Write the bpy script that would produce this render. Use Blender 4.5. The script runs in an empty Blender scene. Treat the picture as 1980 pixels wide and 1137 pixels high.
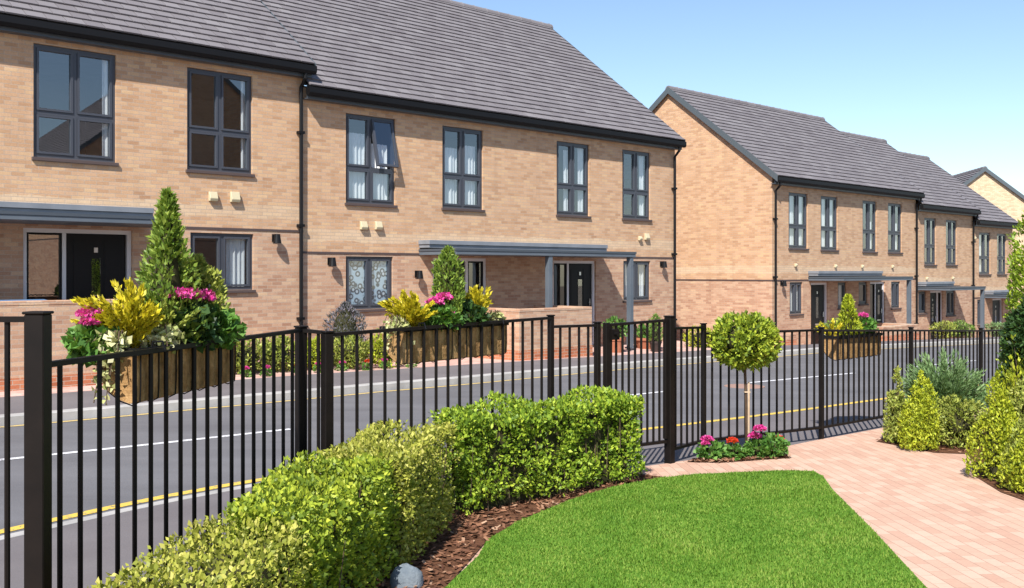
import bpy, bmesh, math, random
import numpy as np
from mathutils import Vector, Matrix
random.seed(7)
rng = np.random.default_rng(11)
R = math.radians
scn = bpy.context.scene
COL = scn.collection
TH = R(43.34); UX, UY = math.cos(TH), math.sin(TH)
T0 = 16.42          # the viewer stands 16.42 m in front of the long facade
EYE = 1.8

def W(s, t):        # street coordinates (along the facade, out from it) -> world
    return UX*s + UY*(t-T0), UY*s - UX*(t-T0)
def ST(x, y):
    return x*UX + y*UY, T0 + x*UY - y*UX
ZS = [-60, 0, 2, 4.4, 9, 15, 24, 30, 45, 70, 120]
ZV = [.3, .02, 0, -.03, -.06, -.16, -.33, -.5, -.95, -1.6, -2.5]
def zr(s): return float(np.interp(s, ZS, ZV))
def zg(s): return zr(s) + .10            # garden level
def zpav(s): return zr(s) + .13          # far pavement level

# ------------------------------------------------------------------ materials
def nd(nt, typ, loc=(0, 0), **kw):
    n = nt.nodes.new(typ)
    for k, v in kw.items():
        if k.startswith('i_'):
            key = k[2:]
            n.inputs[int(key) if key.isdigit() else key.replace('_', ' ')].default_value = v
        else: setattr(n, k, v)
    return n
def new_mat(name, col=(.5, .5, .5), rough=.6, metal=0, spec=.5):
    m = bpy.data.materials.new(name); m.use_nodes = True
    b = m.node_tree.nodes['Principled BSDF']
    b.inputs['Base Color'].default_value = (*col, 1); b.inputs['Roughness'].default_value = rough
    b.inputs['Metallic'].default_value = metal; b.inputs['Specular IOR Level'].default_value = spec
    return m, m.node_tree, b
def ramp(nt, fac, stops, interp='LINEAR'):
    r = nd(nt, 'ShaderNodeValToRGB'); cr = r.color_ramp; cr.interpolation = interp
    while len(cr.elements) < len(stops): cr.elements.new(.5)
    for e, (p, c) in zip(cr.elements, stops): e.position = p; e.color = (*c, 1)
    nt.links.new(fac, r.inputs[0]); return r.outputs[0]
def math_n(nt, op, a, b=None, c=None):
    n = nd(nt, 'ShaderNodeMath', operation=op)
    for i, v in enumerate((a, b, c)):
        if v is None: continue
        if isinstance(v, (int, float)): n.inputs[i].default_value = v
        else: nt.links.new(v, n.inputs[i])
    return n.outputs[0]
def mix(nt, fac, a, b, mode='MIX'):
    n = nd(nt, 'ShaderNodeMix', data_type='RGBA', blend_type=mode)
    for sock, v in ((n.inputs[0], fac), (n.inputs[6], a), (n.inputs[7], b)):
        if isinstance(v, (int, float)): sock.default_value = v
        elif isinstance(v, tuple): sock.default_value = (*v, 1)
        else: nt.links.new(v, sock)
    return n.outputs[2]
def noise(nt, vec, scale, detail=4, rough=.55):
    n = nd(nt, 'ShaderNodeTexNoise'); n.inputs['Scale'].default_value = scale
    n.inputs['Detail'].default_value = detail; n.inputs['Roughness'].default_value = rough
    if vec is not None: nt.links.new(vec, n.inputs['Vector'])
    return n.outputs['Fac']
def objvec(nt):
    return nd(nt, 'ShaderNodeTexCoord').outputs['Object']
def bump(nt, b, h, strength=.3, dist=.01):
    n = nd(nt, 'ShaderNodeBump'); n.inputs['Strength'].default_value = strength; n.inputs['Distance'].default_value = dist
    nt.links.new(h, n.inputs['Height']); nt.links.new(n.outputs[0], b.inputs['Normal'])

def mottled(name, c1, c2, scale=6, rough=.7, spec=.4, bumpy=0, detail=5, metal=0):
    m, nt, b = new_mat(name, c1, rough, metal, spec)
    v = objvec(nt); f = noise(nt, v, scale, detail)
    nt.links.new(ramp(nt, f, [(.3, c1), (.7, c2)]), b.inputs['Base Color'])
    if bumpy: bump(nt, b, noise(nt, v, scale*6, 3), bumpy)
    return m

def brick_mat(name, stops, split=None, stops_low=None, bw=.2, bh=.064):
    m, nt, b = new_mat(name, rough=.85, spec=.25)
    tc = objvec(nt); sep = nd(nt, 'ShaderNodeSeparateXYZ'); nt.links.new(tc, sep.inputs[0])
    u = math_n(nt, 'ADD', sep.outputs[0], sep.outputs[1]); z = sep.outputs[2]
    row = math_n(nt, 'FLOOR', math_n(nt, 'DIVIDE', z, bh))
    off = math_n(nt, 'MULTIPLY', math_n(nt, 'MODULO', row, 2.0), bw/2)
    uc = math_n(nt, 'DIVIDE', math_n(nt, 'ADD', u, off), bw)
    col = math_n(nt, 'FLOOR', uc)
    cmb = nd(nt, 'ShaderNodeCombineXYZ'); nt.links.new(col, cmb.inputs[0]); nt.links.new(row, cmb.inputs[1])
    wn = nd(nt, 'ShaderNodeTexWhiteNoise', noise_dimensions='2D'); nt.links.new(cmb.outputs[0], wn.inputs['Vector'])
    # broad drifts of tone between brick packs
    mpb = nd(nt, 'ShaderNodeMapping'); mpb.inputs['Scale'].default_value = (.5, .5, 3.5); nt.links.new(tc, mpb.inputs[0])
    big = noise(nt, mpb.outputs[0], 1.6, 4, .65)
    f = math_n(nt, 'ADD', math_n(nt, 'MULTIPLY', wn.outputs['Value'], .6), math_n(nt, 'MULTIPLY', big, .55))
    f = math_n(nt, 'SUBTRACT', f, .09)
    c = ramp(nt, f, stops)
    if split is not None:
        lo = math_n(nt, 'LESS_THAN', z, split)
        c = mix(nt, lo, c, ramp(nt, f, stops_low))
    # mortar joints
    fu = math_n(nt, 'FRACT', uc); fz = math_n(nt, 'FRACT', math_n(nt, 'DIVIDE', z, bh))
    mj = math_n(nt, 'MAXIMUM', math_n(nt, 'LESS_THAN', fu, .045), math_n(nt, 'LESS_THAN', fz, .13))
    if split is not None:    # pale lime bloom above the string course
        bl = math_n(nt, 'MULTIPLY', math_n(nt, 'LESS_THAN', math_n(nt, 'ABSOLUTE', math_n(nt, 'SUBTRACT', math_n(nt, 'ADD', z, math_n(nt, 'MULTIPLY', big, .25)), 2.62)), .11), math_n(nt, 'MULTIPLY', noise(nt, tc, .55, 3), .8))
        c = mix(nt, bl, c, (.66, .54, .38))
    c = mix(nt, mj, c, (.42, .33, .26))
    sm = noise(nt, tc, 40, 3)
    c = mix(nt, .4, c, mix(nt, sm, (.2, .2, .2), (.8, .8, .8)), 'OVERLAY')
    mps = nd(nt, 'ShaderNodeMapping'); mps.inputs['Scale'].default_value = (2.6, 2.6, .22); nt.links.new(tc, mps.inputs[0])   # rain streaks
    st = noise(nt, mps.outputs[0], 1.5, 5, .6)
    c = mix(nt, math_n(nt, 'MULTIPLY', math_n(nt, 'SUBTRACT', 1.0, math_n(nt, 'SMOOTH_MIN', math_n(nt, 'MULTIPLY', st, 2.0), 1.0, .1)), .45), c, (.24, .15, .10))
    nt.links.new(c, b.inputs['Base Color'])
    h = math_n(nt, 'SUBTRACT', math_n(nt, 'MULTIPLY', sm, .4), mj)
    bump(nt, b, h, .5, .006)
    return m

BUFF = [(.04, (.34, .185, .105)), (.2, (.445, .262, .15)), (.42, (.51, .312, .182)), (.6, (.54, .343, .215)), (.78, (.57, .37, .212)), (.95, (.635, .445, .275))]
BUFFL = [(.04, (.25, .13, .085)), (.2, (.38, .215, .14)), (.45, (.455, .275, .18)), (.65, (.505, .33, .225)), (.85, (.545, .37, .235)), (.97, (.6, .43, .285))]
M = {}
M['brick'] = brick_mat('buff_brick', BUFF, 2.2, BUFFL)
M['brickpale'] = brick_mat('pale_brick', [(.05, (.48, .33, .2)), (.5, (.6, .46, .3)), (.95, (.68, .54, .36))])
M['brickred'] = brick_mat('red_brick', [(.05, (.28, .085, .04)), (.5, (.42, .15, .075)), (.95, (.5, .22, .12))])

def tile_mat():
    m, nt, b = new_mat('roof_tile', rough=.75, spec=.35)
    g = nd(nt, 'ShaderNodeNewGeometry'); v = objvec(nt)
    c = ramp(nt, g.outputs['Random Per Island'], [(0, (.138, .125, .134)), (.5, (.158, .145, .154)), (.9, (.17, .157, .166)), (1, (.188, .175, .184))])
    n1 = noise(nt, v, 1.3, 5)
    c = mix(nt, .35, c, mix(nt, n1, (.3, .28, .28), (.7, .72, .72)), 'OVERLAY')
    n2 = noise(nt, v, 60, 2)
    c = mix(nt, .25, c, mix(nt, n2, (.2, .2, .2), (.8, .8, .8)), 'OVERLAY')
    nt.links.new(c, b.inputs['Base Color']); bump(nt, b, n2, .25, .004)
    return m
M['tile'] = tile_mat()
M['under'] = new_mat('roof_underlay', (.02, .018, .018), .9)[0]
M['black'] = new_mat('black_plastic', (.005, .005, .006), .5, 0, .25)[0]
M['fascia'] = new_mat('slate_blue_trim', (.055, .068, .085), .4)[0]
M['barge'] = new_mat('grey_bargeboard', (.075, .092, .105), .5)[0]
M['frame'] = new_mat('anthracite_frame', (.052, .057, .072), .35)[0]
M['sill'] = new_mat('dark_brown_sill', (.075, .052, .048), .6)[0]
M['white'] = new_mat('white_frame', (.62, .62, .65), .4)[0]
M['door'] = new_mat('black_door', (.006, .006, .007), .45, 0, .22)[0]
M['steel'] = new_mat('brushed_handle', (.6, .6, .6), .3, 1)[0]
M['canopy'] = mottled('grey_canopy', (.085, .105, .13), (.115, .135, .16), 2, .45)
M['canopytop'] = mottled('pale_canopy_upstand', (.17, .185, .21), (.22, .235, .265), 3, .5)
M['vent'] = new_mat('cream_vent', (.50, .44, .29), .6)[0]
M['curtain'] = mottled('white_curtain', (.70, .71, .72), (.82, .82, .82), 3, .9, .1)
M['room'] = mottled('room_plaster', (.24, .23, .21), (.3, .28, .26), 2, .9, .1)
M['fence'] = mottled('black_railing', (.004, .0032, .003), (.009, .0065, .0055), 8, .5, .2)
M['pot'] = mottled('terracotta', (.30, .10, .05), (.40, .16, .09), 7, .8)
M['darkpot'] = mottled('dark_tub', (.03, .018, .015), (.05, .03, .025), 7, .6)
M['cartop'] = new_mat('blue_lid', (.10, .22, .42), .3)[0]

def glass_mat():
    m = bpy.data.materials.new('window_glass'); m.use_nodes = True; nt = m.node_tree; nt.nodes.clear()
    o = nd(nt, 'ShaderNodeOutputMaterial'); t = nd(nt, 'ShaderNodeBsdfTransparent'); t.inputs[0].default_value = (.80, .84, .86, 1)
    g = nd(nt, 'ShaderNodeBsdfGlossy'); g.inputs['Roughness'].default_value = .005; g.inputs[0].default_value = (.95, .97, 1, 1)
    f = nd(nt, 'ShaderNodeLayerWeight'); f.inputs[0].default_value = .5
    fac = math_n(nt, 'ADD', math_n(nt, 'MULTIPLY', math_n(nt, 'POWER', f.outputs['Facing'], 3.5), .8), .19)
    mx = nd(nt, 'ShaderNodeMixShader'); nt.links.new(fac, mx.inputs[0]); nt.links.new(t.outputs[0], mx.inputs[1]); nt.links.new(g.outputs[0], mx.inputs[2])
    nt.links.new(mx.outputs[0], o.inputs[0]); return m
M['glass'] = glass_mat()
def lace_mat():
    m, nt, b = new_mat('patterned_privacy_film', rough=.5)
    v = objvec(nt); vo = nd(nt, 'ShaderNodeTexVoronoi'); vo.inputs['Scale'].default_value = 9; nt.links.new(v, vo.inputs['Vector'])
    c = ramp(nt, vo.outputs['Distance'], [(.2, (.66, .74, .8)), (.34, (.03, .05, .08)), (.48, (.05, .08, .12)), (.6, (.5, .64, .74))])
    nt.links.new(c, b.inputs['Base Color']); return m
M['lace'] = lace_mat()

def leaf_mat(name, stops, trans=.3, rough=.5, ns=5, nw=.5):
    m = bpy.data.materials.new(name); m.use_nodes = True; nt = m.node_tree
    b = nt.nodes['Principled BSDF']; o = nt.nodes['Material Output']
    g = nd(nt, 'ShaderNodeNewGeometry')
    v = objvec(nt); n = noise(nt, v, ns, 3)
    f = math_n(nt, 'ADD', math_n(nt, 'MULTIPLY', g.outputs['Random Per Island'], 1.12-nw), math_n(nt, 'MULTIPLY', n, nw))
    f = math_n(nt, 'SUBTRACT', f, .06)
    k = len(stops)
    c = ramp(nt, f, [(.08+.84*i/(k-1), s) for i, s in enumerate(stops)])
    nt.links.new(c, b.inputs['Base Color']); b.inputs['Roughness'].default_value = rough; b.inputs['Specular IOR Level'].default_value = .3
    tr = nd(nt, 'ShaderNodeBsdfTranslucent'); nt.links.new(mix(nt, .5, c, (.25, .35, .02)), tr.inputs[0])
    mx = nd(nt, 'ShaderNodeMixShader'); mx.inputs[0].default_value = trans
    nt.links.new(b.outputs[0], mx.inputs[1]); nt.links.new(tr.outputs[0], mx.inputs[2]); nt.links.new(mx.outputs[0], o.inputs[0])
    return m
L = {}
L['hedge'] = leaf_mat('hedge_leaf', [(.06, .10, .016), (.18, .26, .028), (.38, .46, .04), (.62, .65, .08)])
L['hedgelush'] = leaf_mat('lush_hedge_leaf', [(.07, .13, .018), (.17, .28, .028), (.34, .46, .04), (.54, .62, .07)])
L['hedgedry'] = leaf_mat('clipped_hedge_leaf', [(.10, .11, .022), (.26, .29, .04), (.46, .46, .075), (.70, .63, .20)])
L['conifer'] = leaf_mat('green_conifer', [(.05, .10, .018), (.10, .19, .035), (.17, .27, .05), (.27, .36, .08)], .2)
L['conifer2'] = leaf_mat('fresh_conifer', [(.07, .12, .02), (.14, .23, .035), (.24, .33, .05), (.36, .44, .09)], .25)
L['lime'] = leaf_mat('lime_conifer', [(.09, .15, .018), (.19, .29, .025), (.32, .44, .035), (.48, .56, .06)], .3)
L['gold'] = leaf_mat('golden_conifer', [(.14, .19, .02), (.30, .36, .025), (.48, .53, .035), (.62, .62, .07)], .3)
L['golddull'] = leaf_mat('dull_golden_conifer', [(.13, .16, .03), (.23, .28, .05), (.35, .39, .07), (.45, .43, .12)], .2)
L['yellow'] = leaf_mat('yellow_shrub_leaf', [(.30, .27, .015), (.58, .48, .02), (.80, .66, .035), (.88, .76, .12)], .35)
L['grey'] = leaf_mat('grey_green_leaf', [(.09, .17, .06), (.16, .27, .10), (.24, .37, .15), (.34, .46, .24)], .3)
L['dark'] = leaf_mat('dark_green_leaf', [(.012, .03, .010), (.022, .055, .015), (.04, .09, .022), (.08, .16, .04)], .15)
L['green'] = leaf_mat('geranium_leaf', [(.03, .09, .015), (.07, .18, .03), (.13, .28, .05), (.24, .40, .10)], .3)
L['varieg'] = leaf_mat('variegated_leaf', [(.16, .24, .05), (.40, .43, .15), (.62, .60, .30), (.78, .76, .52)], .25)
L['purple'] = leaf_mat('lavender_leaf', [(.06, .06, .05), (.11, .11, .11), (.17, .16, .19), (.24, .22, .28)], .15)
L['pink'] = leaf_mat('pink_petal', [(.50, .012, .17), (.70, .035, .30), (.80, .09, .42), (.86, .28, .56)], .3)
L['red'] = leaf_mat('red_petal', [(.45, .01, .01), (.65, .03, .015), (.75, .08, .02), (.8, .15, .05)], .3)
L['twig'] = mottled('twig', (.06, .04, .025), (.11, .075, .045), 12, .9)
L['core'] = mottled('shaded_core', (.022, .026, .010), (.05, .045, .022), 14, .95, .1)  # solid core blocking the view through; shade among twigs put into its colour
L['bark'] = mottled('pale_bark', (.40, .29, .19), (.5, .38, .26), 25, .85)
L['darkbark'] = mottled('dark_bark', (.05, .03, .018), (.09, .055, .03), 25, .9)
L['grass'] = leaf_mat('grass_blade', [(.06, .15, .014), (.095, .215, .018), (.145, .275, .026), (.25, .35, .055), (.33, .39, .10)], .35, .7, 2.3, .72)

def ground_mats():
    m, nt, b = new_mat('road_asphalt', rough=.85, spec=.3); v = objvec(nt)
    n1, n2 = noise(nt, v, .7, 5), noise(nt, v, 90, 3)
    mp = nd(nt, 'ShaderNodeMapping'); mp.inputs['Rotation'].default_value = (0, 0, -TH); mp.inputs['Scale'].default_value = (.25, 2.2, 1); nt.links.new(v, mp.inputs[0])
    n3 = noise(nt, mp.outputs[0], .9, 4, .6)
    c = ramp(nt, math_n(nt, 'ADD', math_n(nt, 'MULTIPLY', n1, .5), math_n(nt, 'MULTIPLY', n3, .5)), [(.32, (.10, .098, .106)), (.68, (.15, .148, .158))])
    sp = noise(nt, v, 3.5, 6, .75); c = mix(nt, math_n(nt, 'MULTIPLY', math_n(nt, 'GREATER_THAN', sp, .66), .35), c, (.06, .058, .06))
    c = mix(nt, .5, c, mix(nt, n2, (.22, .22, .22), (.78, .78, .78)), 'OVERLAY')
    nt.links.new(c, b.inputs['Base Color']); bump(nt, b, n2, .3, .004); M['road'] = m
    m, nt, b = new_mat('pavement_asphalt', rough=.85, spec=.3); v = objvec(nt)
    n1, n2 = noise(nt, v, 1.1, 5), noise(nt, v, 110, 3)
    c = ramp(nt, n1, [(.3, (.122, .11, .115)), (.7, (.155, .141, .146))])
    c = mix(nt, .5, c, mix(nt, n2, (.25, .25, .25), (.75, .75, .75)), 'OVERLAY')
    nt.links.new(c, b.inputs['Base Color']); bump(nt, b, n2, .3, .004); M['pave'] = m
    def paint(name, col, under):
        m, nt, b = new_mat(name, rough=.7); v = objvec(nt)
        w = math_n(nt, 'GREATER_THAN', noise(nt, v, 22, 6, .7), .575)
        nt.links.new(mix(nt, w, col, under), b.inputs['Base Color']); return m
    M['yellow'] = paint('yellow_line_paint', (.62, .43, .07), (.22, .19, .13))
    M['paleyellow'] = paint('worn_yellow_paint', (.50, .37, .14), (.24, .21, .16))
    M['whitepaint'] = paint('white_line_paint', (.62, .62, .64), (.2, .2, .21))
    m, nt, b = new_mat('concrete_kerb', rough=.85); v = objvec(nt)
    n1 = noise(nt, v, 3, 6)
    nt.links.new(ramp(nt, n1, [(.3, (.30, .29, .28)), (.7, (.43, .415, .40))]), b.inputs['Base Color']); M['kerb'] = m
    def pavers(name, stops, ang, bw, bh, joint):
        m, nt, b = new_mat(name, rough=.85, spec=.25); v = objvec(nt)
        mp = nd(nt, 'ShaderNodeMapping'); mp.inputs['Rotation'].default_value = (0, 0, ang); nt.links.new(v, mp.inputs[0])
        sp = nd(nt, 'ShaderNodeSeparateXYZ'); nt.links.new(mp.outputs[0], sp.inputs[0])
        row = math_n(nt, 'FLOOR', math_n(nt, 'DIVIDE', sp.outputs[1], bh))
        uc = math_n(nt, 'ADD', math_n(nt, 'DIVIDE', sp.outputs[0], bw), math_n(nt, 'MULTIPLY', math_n(nt, 'MODULO', row, 2.0), .5))
        cb = nd(nt, 'ShaderNodeCombineXYZ'); nt.links.new(math_n(nt, 'FLOOR', uc), cb.inputs[0]); nt.links.new(row, cb.inputs[1])
        wn = nd(nt, 'ShaderNodeTexWhiteNoise', noise_dimensions='2D'); nt.links.new(cb.outputs[0], wn.inputs['Vector'])
        f = math_n(nt, 'ADD', math_n(nt, 'MULTIPLY', wn.outputs['Value'], .6), math_n(nt, 'MULTIPLY', noise(nt, v, 1.2, 4), .45))
        c = ramp(nt, f, stops)
        jz = math_n(nt, 'LESS_THAN', math_n(nt, 'FRACT', math_n(nt, 'DIVIDE', sp.outputs[1], bh)), .075)
        ju = math_n(nt, 'LESS_THAN', math_n(nt, 'FRACT', uc), .03)
        c = mix(nt, math_n(nt, 'MULTIPLY', math_n(nt, 'MAXIMUM', jz, math_n(nt, 'MULTIPLY', ju, .7)), .6), c, joint)
        n2 = noise(nt, v, 70, 3)
        c = mix(nt, .3, c, mix(nt, n2, (.25, .25, .25), (.75, .75, .75)), 'OVERLAY')
        nt.links.new(c, b.inputs['Base Color'])
        bump(nt, b, math_n(nt, 'SUBTRACT', math_n(nt, 'MULTIPLY', n2, .3), math_n(nt, 'MAXIMUM', jz, ju)), .4, .006)
        return m
    PINK = [(.1, (.43, .26, .19)), (.35, (.485, .305, .225)), (.6, (.52, .34, .255)), (.9, (.57, .39, .30))]
    M['path'] = pavers('pink_block_paving', PINK, R(90-4.8)*1, .15, .09, (.22, .14, .10))
    M['fore'] = pavers('pink_forecourt_paving', [(.1, (.42, .25, .21)), (.6, (.54, .35, .3)), (.9, (.6, .42, .37))], -TH, .21, .105, (.3, .2, .17))
    m, nt, b = new_mat('mulch_soil', rough=.95, spec=.1); v = objvec(nt)
    n1 = noise(nt, v, 30, 6, .7)
    nt.links.new(ramp(nt, n1, [(.3, (.06, .028, .017)), (.7, (.19, .09, .05))]), b.inputs['Base Color']); bump(nt, b, n1, .8, .03); M['soil'] = m
    m, nt, b = new_mat('mulch_chip', rough=.9, spec=.15); g = nd(nt, 'ShaderNodeNewGeometry')
    nt.links.new(ramp(nt, g.outputs['Random Per Island'], [(0, (.07, .03, .018)), (.5, (.18, .085, .05)), (.85, (.28, .14, .08)), (1, (.42, .28, .19))]), b.inputs['Base Color']); M['chip'] = m
    m, nt, b = new_mat('lawn_turf', rough=.95, spec=.1); v = objvec(nt)
    n1, n2 = noise(nt, v, 2.2, 4), noise(nt, v, 60, 4)
    c = ramp(nt, n1, [(.3, (.062, .15, .014)), (.7, (.10, .20, .025))])
    c = mix(nt, .6, c, mix(nt, n2, (.2, .2, .2), (.8, .8, .8)), 'OVERLAY')
    nt.links.new(c, b.inputs['Base Color']); bump(nt, b, n2, .6, .02); M['turf'] = m
    M['earth'] = mottled('earth', (.14, .11, .08), (.2, .16, .12), .5, .95, .1)
    m, nt, b = new_mat('coir_liner', rough=.95, spec=.1); v = objvec(nt)
    mp = nd(nt, 'ShaderNodeMapping'); mp.inputs['Scale'].default_value = (9, 9, 4.5); nt.links.new(v, mp.inputs[0])
    n1, n2 = noise(nt, mp.outputs[0], 2.2, 5, .65), noise(nt, v, 60, 3)
    c = ramp(nt, n1, [(.28, (.15, .08, .033)), (.5, (.32, .19, .082)), (.72, (.48, .31, .15))])
    c = mix(nt, .5, c, mix(nt, n2, (.2, .2, .2), (.8, .8, .8)), 'OVERLAY')
    nt.links.new(c, b.inputs['Base Color']); bump(nt, b, n2, .8, .01); M['coir'] = m
    M['stone'] = mottled('grey_stone', (.10, .125, .155), (.2, .23, .26), 14, .8, .3, .5)
    M['iron'] = mottled('rusty_cover', (.24, .15, .12), (.32, .2, .16), 12, .8)
ground_mats()

# ------------------------------------------------------------------ mesh helpers
class MB:
    def __init__(s): s.v = []; s.f = []; s.m = []
    def face(s, pts, mi=0):
        b = len(s.v); s.v += [tuple(p) for p in pts]; s.f.append(tuple(range(b, b+len(pts)))); s.m.append(mi)
    def box(s, x0, y0, z0, x1, y1, z1, mi=0, xf=None):
        c = [(x0, y0, z0), (x1, y0, z0), (x1, y1, z0), (x0, y1, z0), (x0, y0, z1), (x1, y0, z1), (x1, y1, z1), (x0, y1, z1)]
        if xf: c = [tuple(xf @ Vector(p)) for p in c]
        b = len(s.v); s.v += c
        for q in ((0, 3, 2, 1), (4, 5, 6, 7), (0, 1, 5, 4), (1, 2, 6, 5), (2, 3, 7, 6), (3, 0, 4, 7)):
            s.f.append(tuple(b+i for i in q)); s.m.append(mi)
        return s
    def beam(s, p0, p1, w, h, mi=0):       # square bar from p0 to p1, h upright
        p0, p1 = Vector(p0), Vector(p1); d = (p1-p0).normalized()
        up = Vector((0, 0, 1)) if abs(d.z) < .95 else Vector((0, 1, 0))
        a = d.cross(up).normalized(); c = a.cross(d).normalized(); b = len(s.v)
        for p in (p0, p1):
            for i, j in ((-1, -1), (1, -1), (1, 1), (-1, 1)): s.v.append(tuple(p+a*i*w/2+c*j*h/2))
        for q in ((0, 1, 2, 3), (7, 6, 5, 4), (0, 4, 5, 1), (1, 5, 6, 2), (2, 6, 7, 3), (3, 7, 4, 0)):
            s.f.append(tuple(b+i for i in q)); s.m.append(mi)
        return s
    def tube(s, pts, r, n=10, mi=0, cap=True):
        pts = [Vector(p) for p in pts]; rs = r if isinstance(r, (list, tuple)) else [r]*len(pts); b = len(s.v)
        prev = None
        for i, p in enumerate(pts):
            d = (pts[min(i+1, len(pts)-1)]-pts[max(i-1, 0)]).normalized()
            if prev is None:
                up = Vector((0, 0, 1)) if abs(d.z) < .9 else Vector((1, 0, 0)); a = d.cross(up).normalized()
            else: a = (prev-d*prev.dot(d)).normalized()
            prev = a; c = d.cross(a)
            for k in range(n):
                an = 2*math.pi*k/n; s.v.append(tuple(p+(a*math.cos(an)+c*math.sin(an))*rs[i]))
        for i in range(len(pts)-1):
            for k in range(n):
                k2 = (k+1) % n; s.f.append((b+i*n+k, b+i*n+k2, b+(i+1)*n+k2, b+(i+1)*n+k)); s.m.append(mi)
        if cap:
            s.f.append(tuple(b+k for k in range(n))[::-1]); s.m.append(mi)
            e = b+(len(pts)-1)*n; s.f.append(tuple(e+k for k in range(n))); s.m.append(mi)
        return s
    def prism(s, poly, axis, a0, a1, mi=0):   # poly: list of (p,q); axis 'x': (y,z) profile swept along x; 'y': (x,z); 'z': (x,y)
        def P(p, q, a): return {'x': (a, p, q), 'y': (p, a, q), 'z': (p, q, a)}[axis]
        n = len(poly); b = len(s.v)
        s.v += [P(p, q, a0) for p, q in poly]+[P(p, q, a1) for p, q in poly]
        s.f.append(tuple(b+i for i in range(n))); s.m.append(mi)
        s.f.append(tuple(b+n+i for i in range(n))[::-1]); s.m.append(mi)
        for i in range(n):
            j = (i+1) % n; s.f.append((b+i, b+n+i, b+n+j, b+j)); s.m.append(mi)
        return s
    def build(s, name, mats, parent=None, loc=None, smooth=False, bevel=0, fix=True):
        me = bpy.data.meshes.new(name); me.from_pydata(s.v, [], s.f)
        if not isinstance(mats, (list, tuple)): mats = [mats]
        for m in mats: me.materials.append(m)
        me.polygons.foreach_set('material_index', s.m)
        if fix:
            bm = bmesh.new(); bm.from_mesh(me); bmesh.ops.recalc_face_normals(bm, faces=bm.faces[:])
            if bevel: bmesh.ops.bevel(bm, geom=bm.edges[:]+bm.verts[:], offset=bevel, segments=1, affect='EDGES', profile=.5, clamp_overlap=True)
            bm.to_mesh(me); bm.free()
        if smooth: me.polygons.foreach_set('use_smooth', [True]*len(me.polygons))
        return link(name, me, parent, loc)
def link(name, me, parent=None, loc=None):
    o = bpy.data.objects.new(name, me); COL.objects.link(o)
    if parent: o.parent = parent
    if loc is not None: o.location = loc
    return o
def empty(name, loc, rz=0):
    o = bpy.data.objects.new(name, None); COL.objects.link(o); o.location = loc; o.rotation_euler = (0, 0, rz); o.empty_display_size = .2
    return o
def tag(o, label, cat, group=None):
    o['label'] = label; o['category'] = cat
    if group: o['group'] = group
    return o
def struct(o, kind='structure', label=None, cat=None):
    o['kind'] = kind
    if label: o['label'] = label
    if cat: o['category'] = cat
    return o

# ------------------------------------------------------------------ ground
TK = [(-60, 3.75), (3.6, 3.74), (7.8, 3.76), (10.8, 3.66), (15.8, 3.26), (20.9, 3.1), (25.2, 2.85), (30, 2.8), (45, 2.8), (120, 2.8)]
TY = [(-60, 12), (-10, 10.6), (0, 9.5), (2.1, 9.02), (2.7, 8.82), (3.4, 8.66), (3.9, 8.58), (4.7, 8.53), (6.5, 8.64), (9.25, 8.96), (11.7, 9.14), (14.8, 9.24), (30, 9.4), (120, 9.6)]
TC = [(-60, 6.1), (3, 6.09), (6, 6.19), (8.2, 6.33), (11, 6.5), (15, 6.53), (18.5, 6.66), (40, 6.6)]
def cur(tab, s): return float(np.interp(s, [a for a, _ in tab], [b for _, b in tab]))
def tk(s): return cur(TK, s)
def ty(s): return .25*(cur(TY, s-.5)+2*cur(TY, s)+cur(TY, s+.5))
def tc_(s): return cur(TC, s)
SS = sorted(set([-60, -40, -25, -15, -8]+[x*.5 for x in range(-8, 90)]+[50, 55, 60, 70, 90, 120]+[z for z in ZS]))
def ribbon(name, cols, mat, s0=-60, s1=120, skirt=False):
    """cols: list of (t(s), z(s)) functions across the strip"""
    mb = MB(); ss = [s for s in SS if s0 < s < s1]; ss = [s0]+ss+[s1]; n = len(cols)
    for s in ss:
        for tf, zf in cols:
            t = tf(s); x, y = W(s, t); mb.v.append((x, y, zf(s, t)))
    for i in range(len(ss)-1):
        for j in range(n-1):
            a = i*n+j; mb.f.append((a, a+n, a+n+1, a+1)); mb.m.append(0)
    return mb.build(name, mat, fix=False)
struct(ribbon('ground', [(lambda s: -200, lambda s, t: zr(s)-.9), (lambda s: -14, lambda s, t: zr(s)-.9), (lambda s: 13, lambda s, t: zr(s)-.35), (lambda s: 200, lambda s, t: zr(s)-.35)], M['earth'], -300, 500))
struct(ribbon('road', [(tk, lambda s, t: zr(s)), (lambda s: ty(s)+.16, lambda s, t: zr(s))], M['road']))
struct(ribbon('far_kerb', [(lambda s: tk(s), lambda s, t: zr(s)-.05), (lambda s: tk(s)-.002, lambda s, t: zr(s)+.10), (lambda s: tk(s)-.012, lambda s, t: zr(s)+.112), (lambda s: tk(s)-.15, lambda s, t: zr(s)+.115), (lambda s: tk(s)-.15, lambda s, t: zr(s)-.05)], M['kerb']))
def zf_far(s, t): return zpav(s)-.012+.012*(tk(s)-t)
struct(ribbon('far_pavement', [(lambda s: tk(s)-.15, lambda s, t: zr(s)+.112), (lambda s: 1.9, lambda s, t: zpav(s))], M['pave']))
FL = [(-60, .39), (9.9, .39), (10.3, -.01), (21.7, -.01), (26.0, -.64), (35.7, -.64), (36.1, -1.04), (40.7, -1.04), (41.1, -1.44), (120, -3)]
def zfl(s): return cur(FL, s)-.04
struct(ribbon('forecourt', [(lambda s: 1.9, lambda s, t: zpav(s)-.002), (lambda s: 1.25, lambda s, t: .6*zpav(s)+.4*min(zfl(s), zpav(s)+.05)), (lambda s: .5, lambda s, t: zfl(s)), (lambda s: -14, lambda s, t: zfl(s))], M['fore']))
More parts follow.
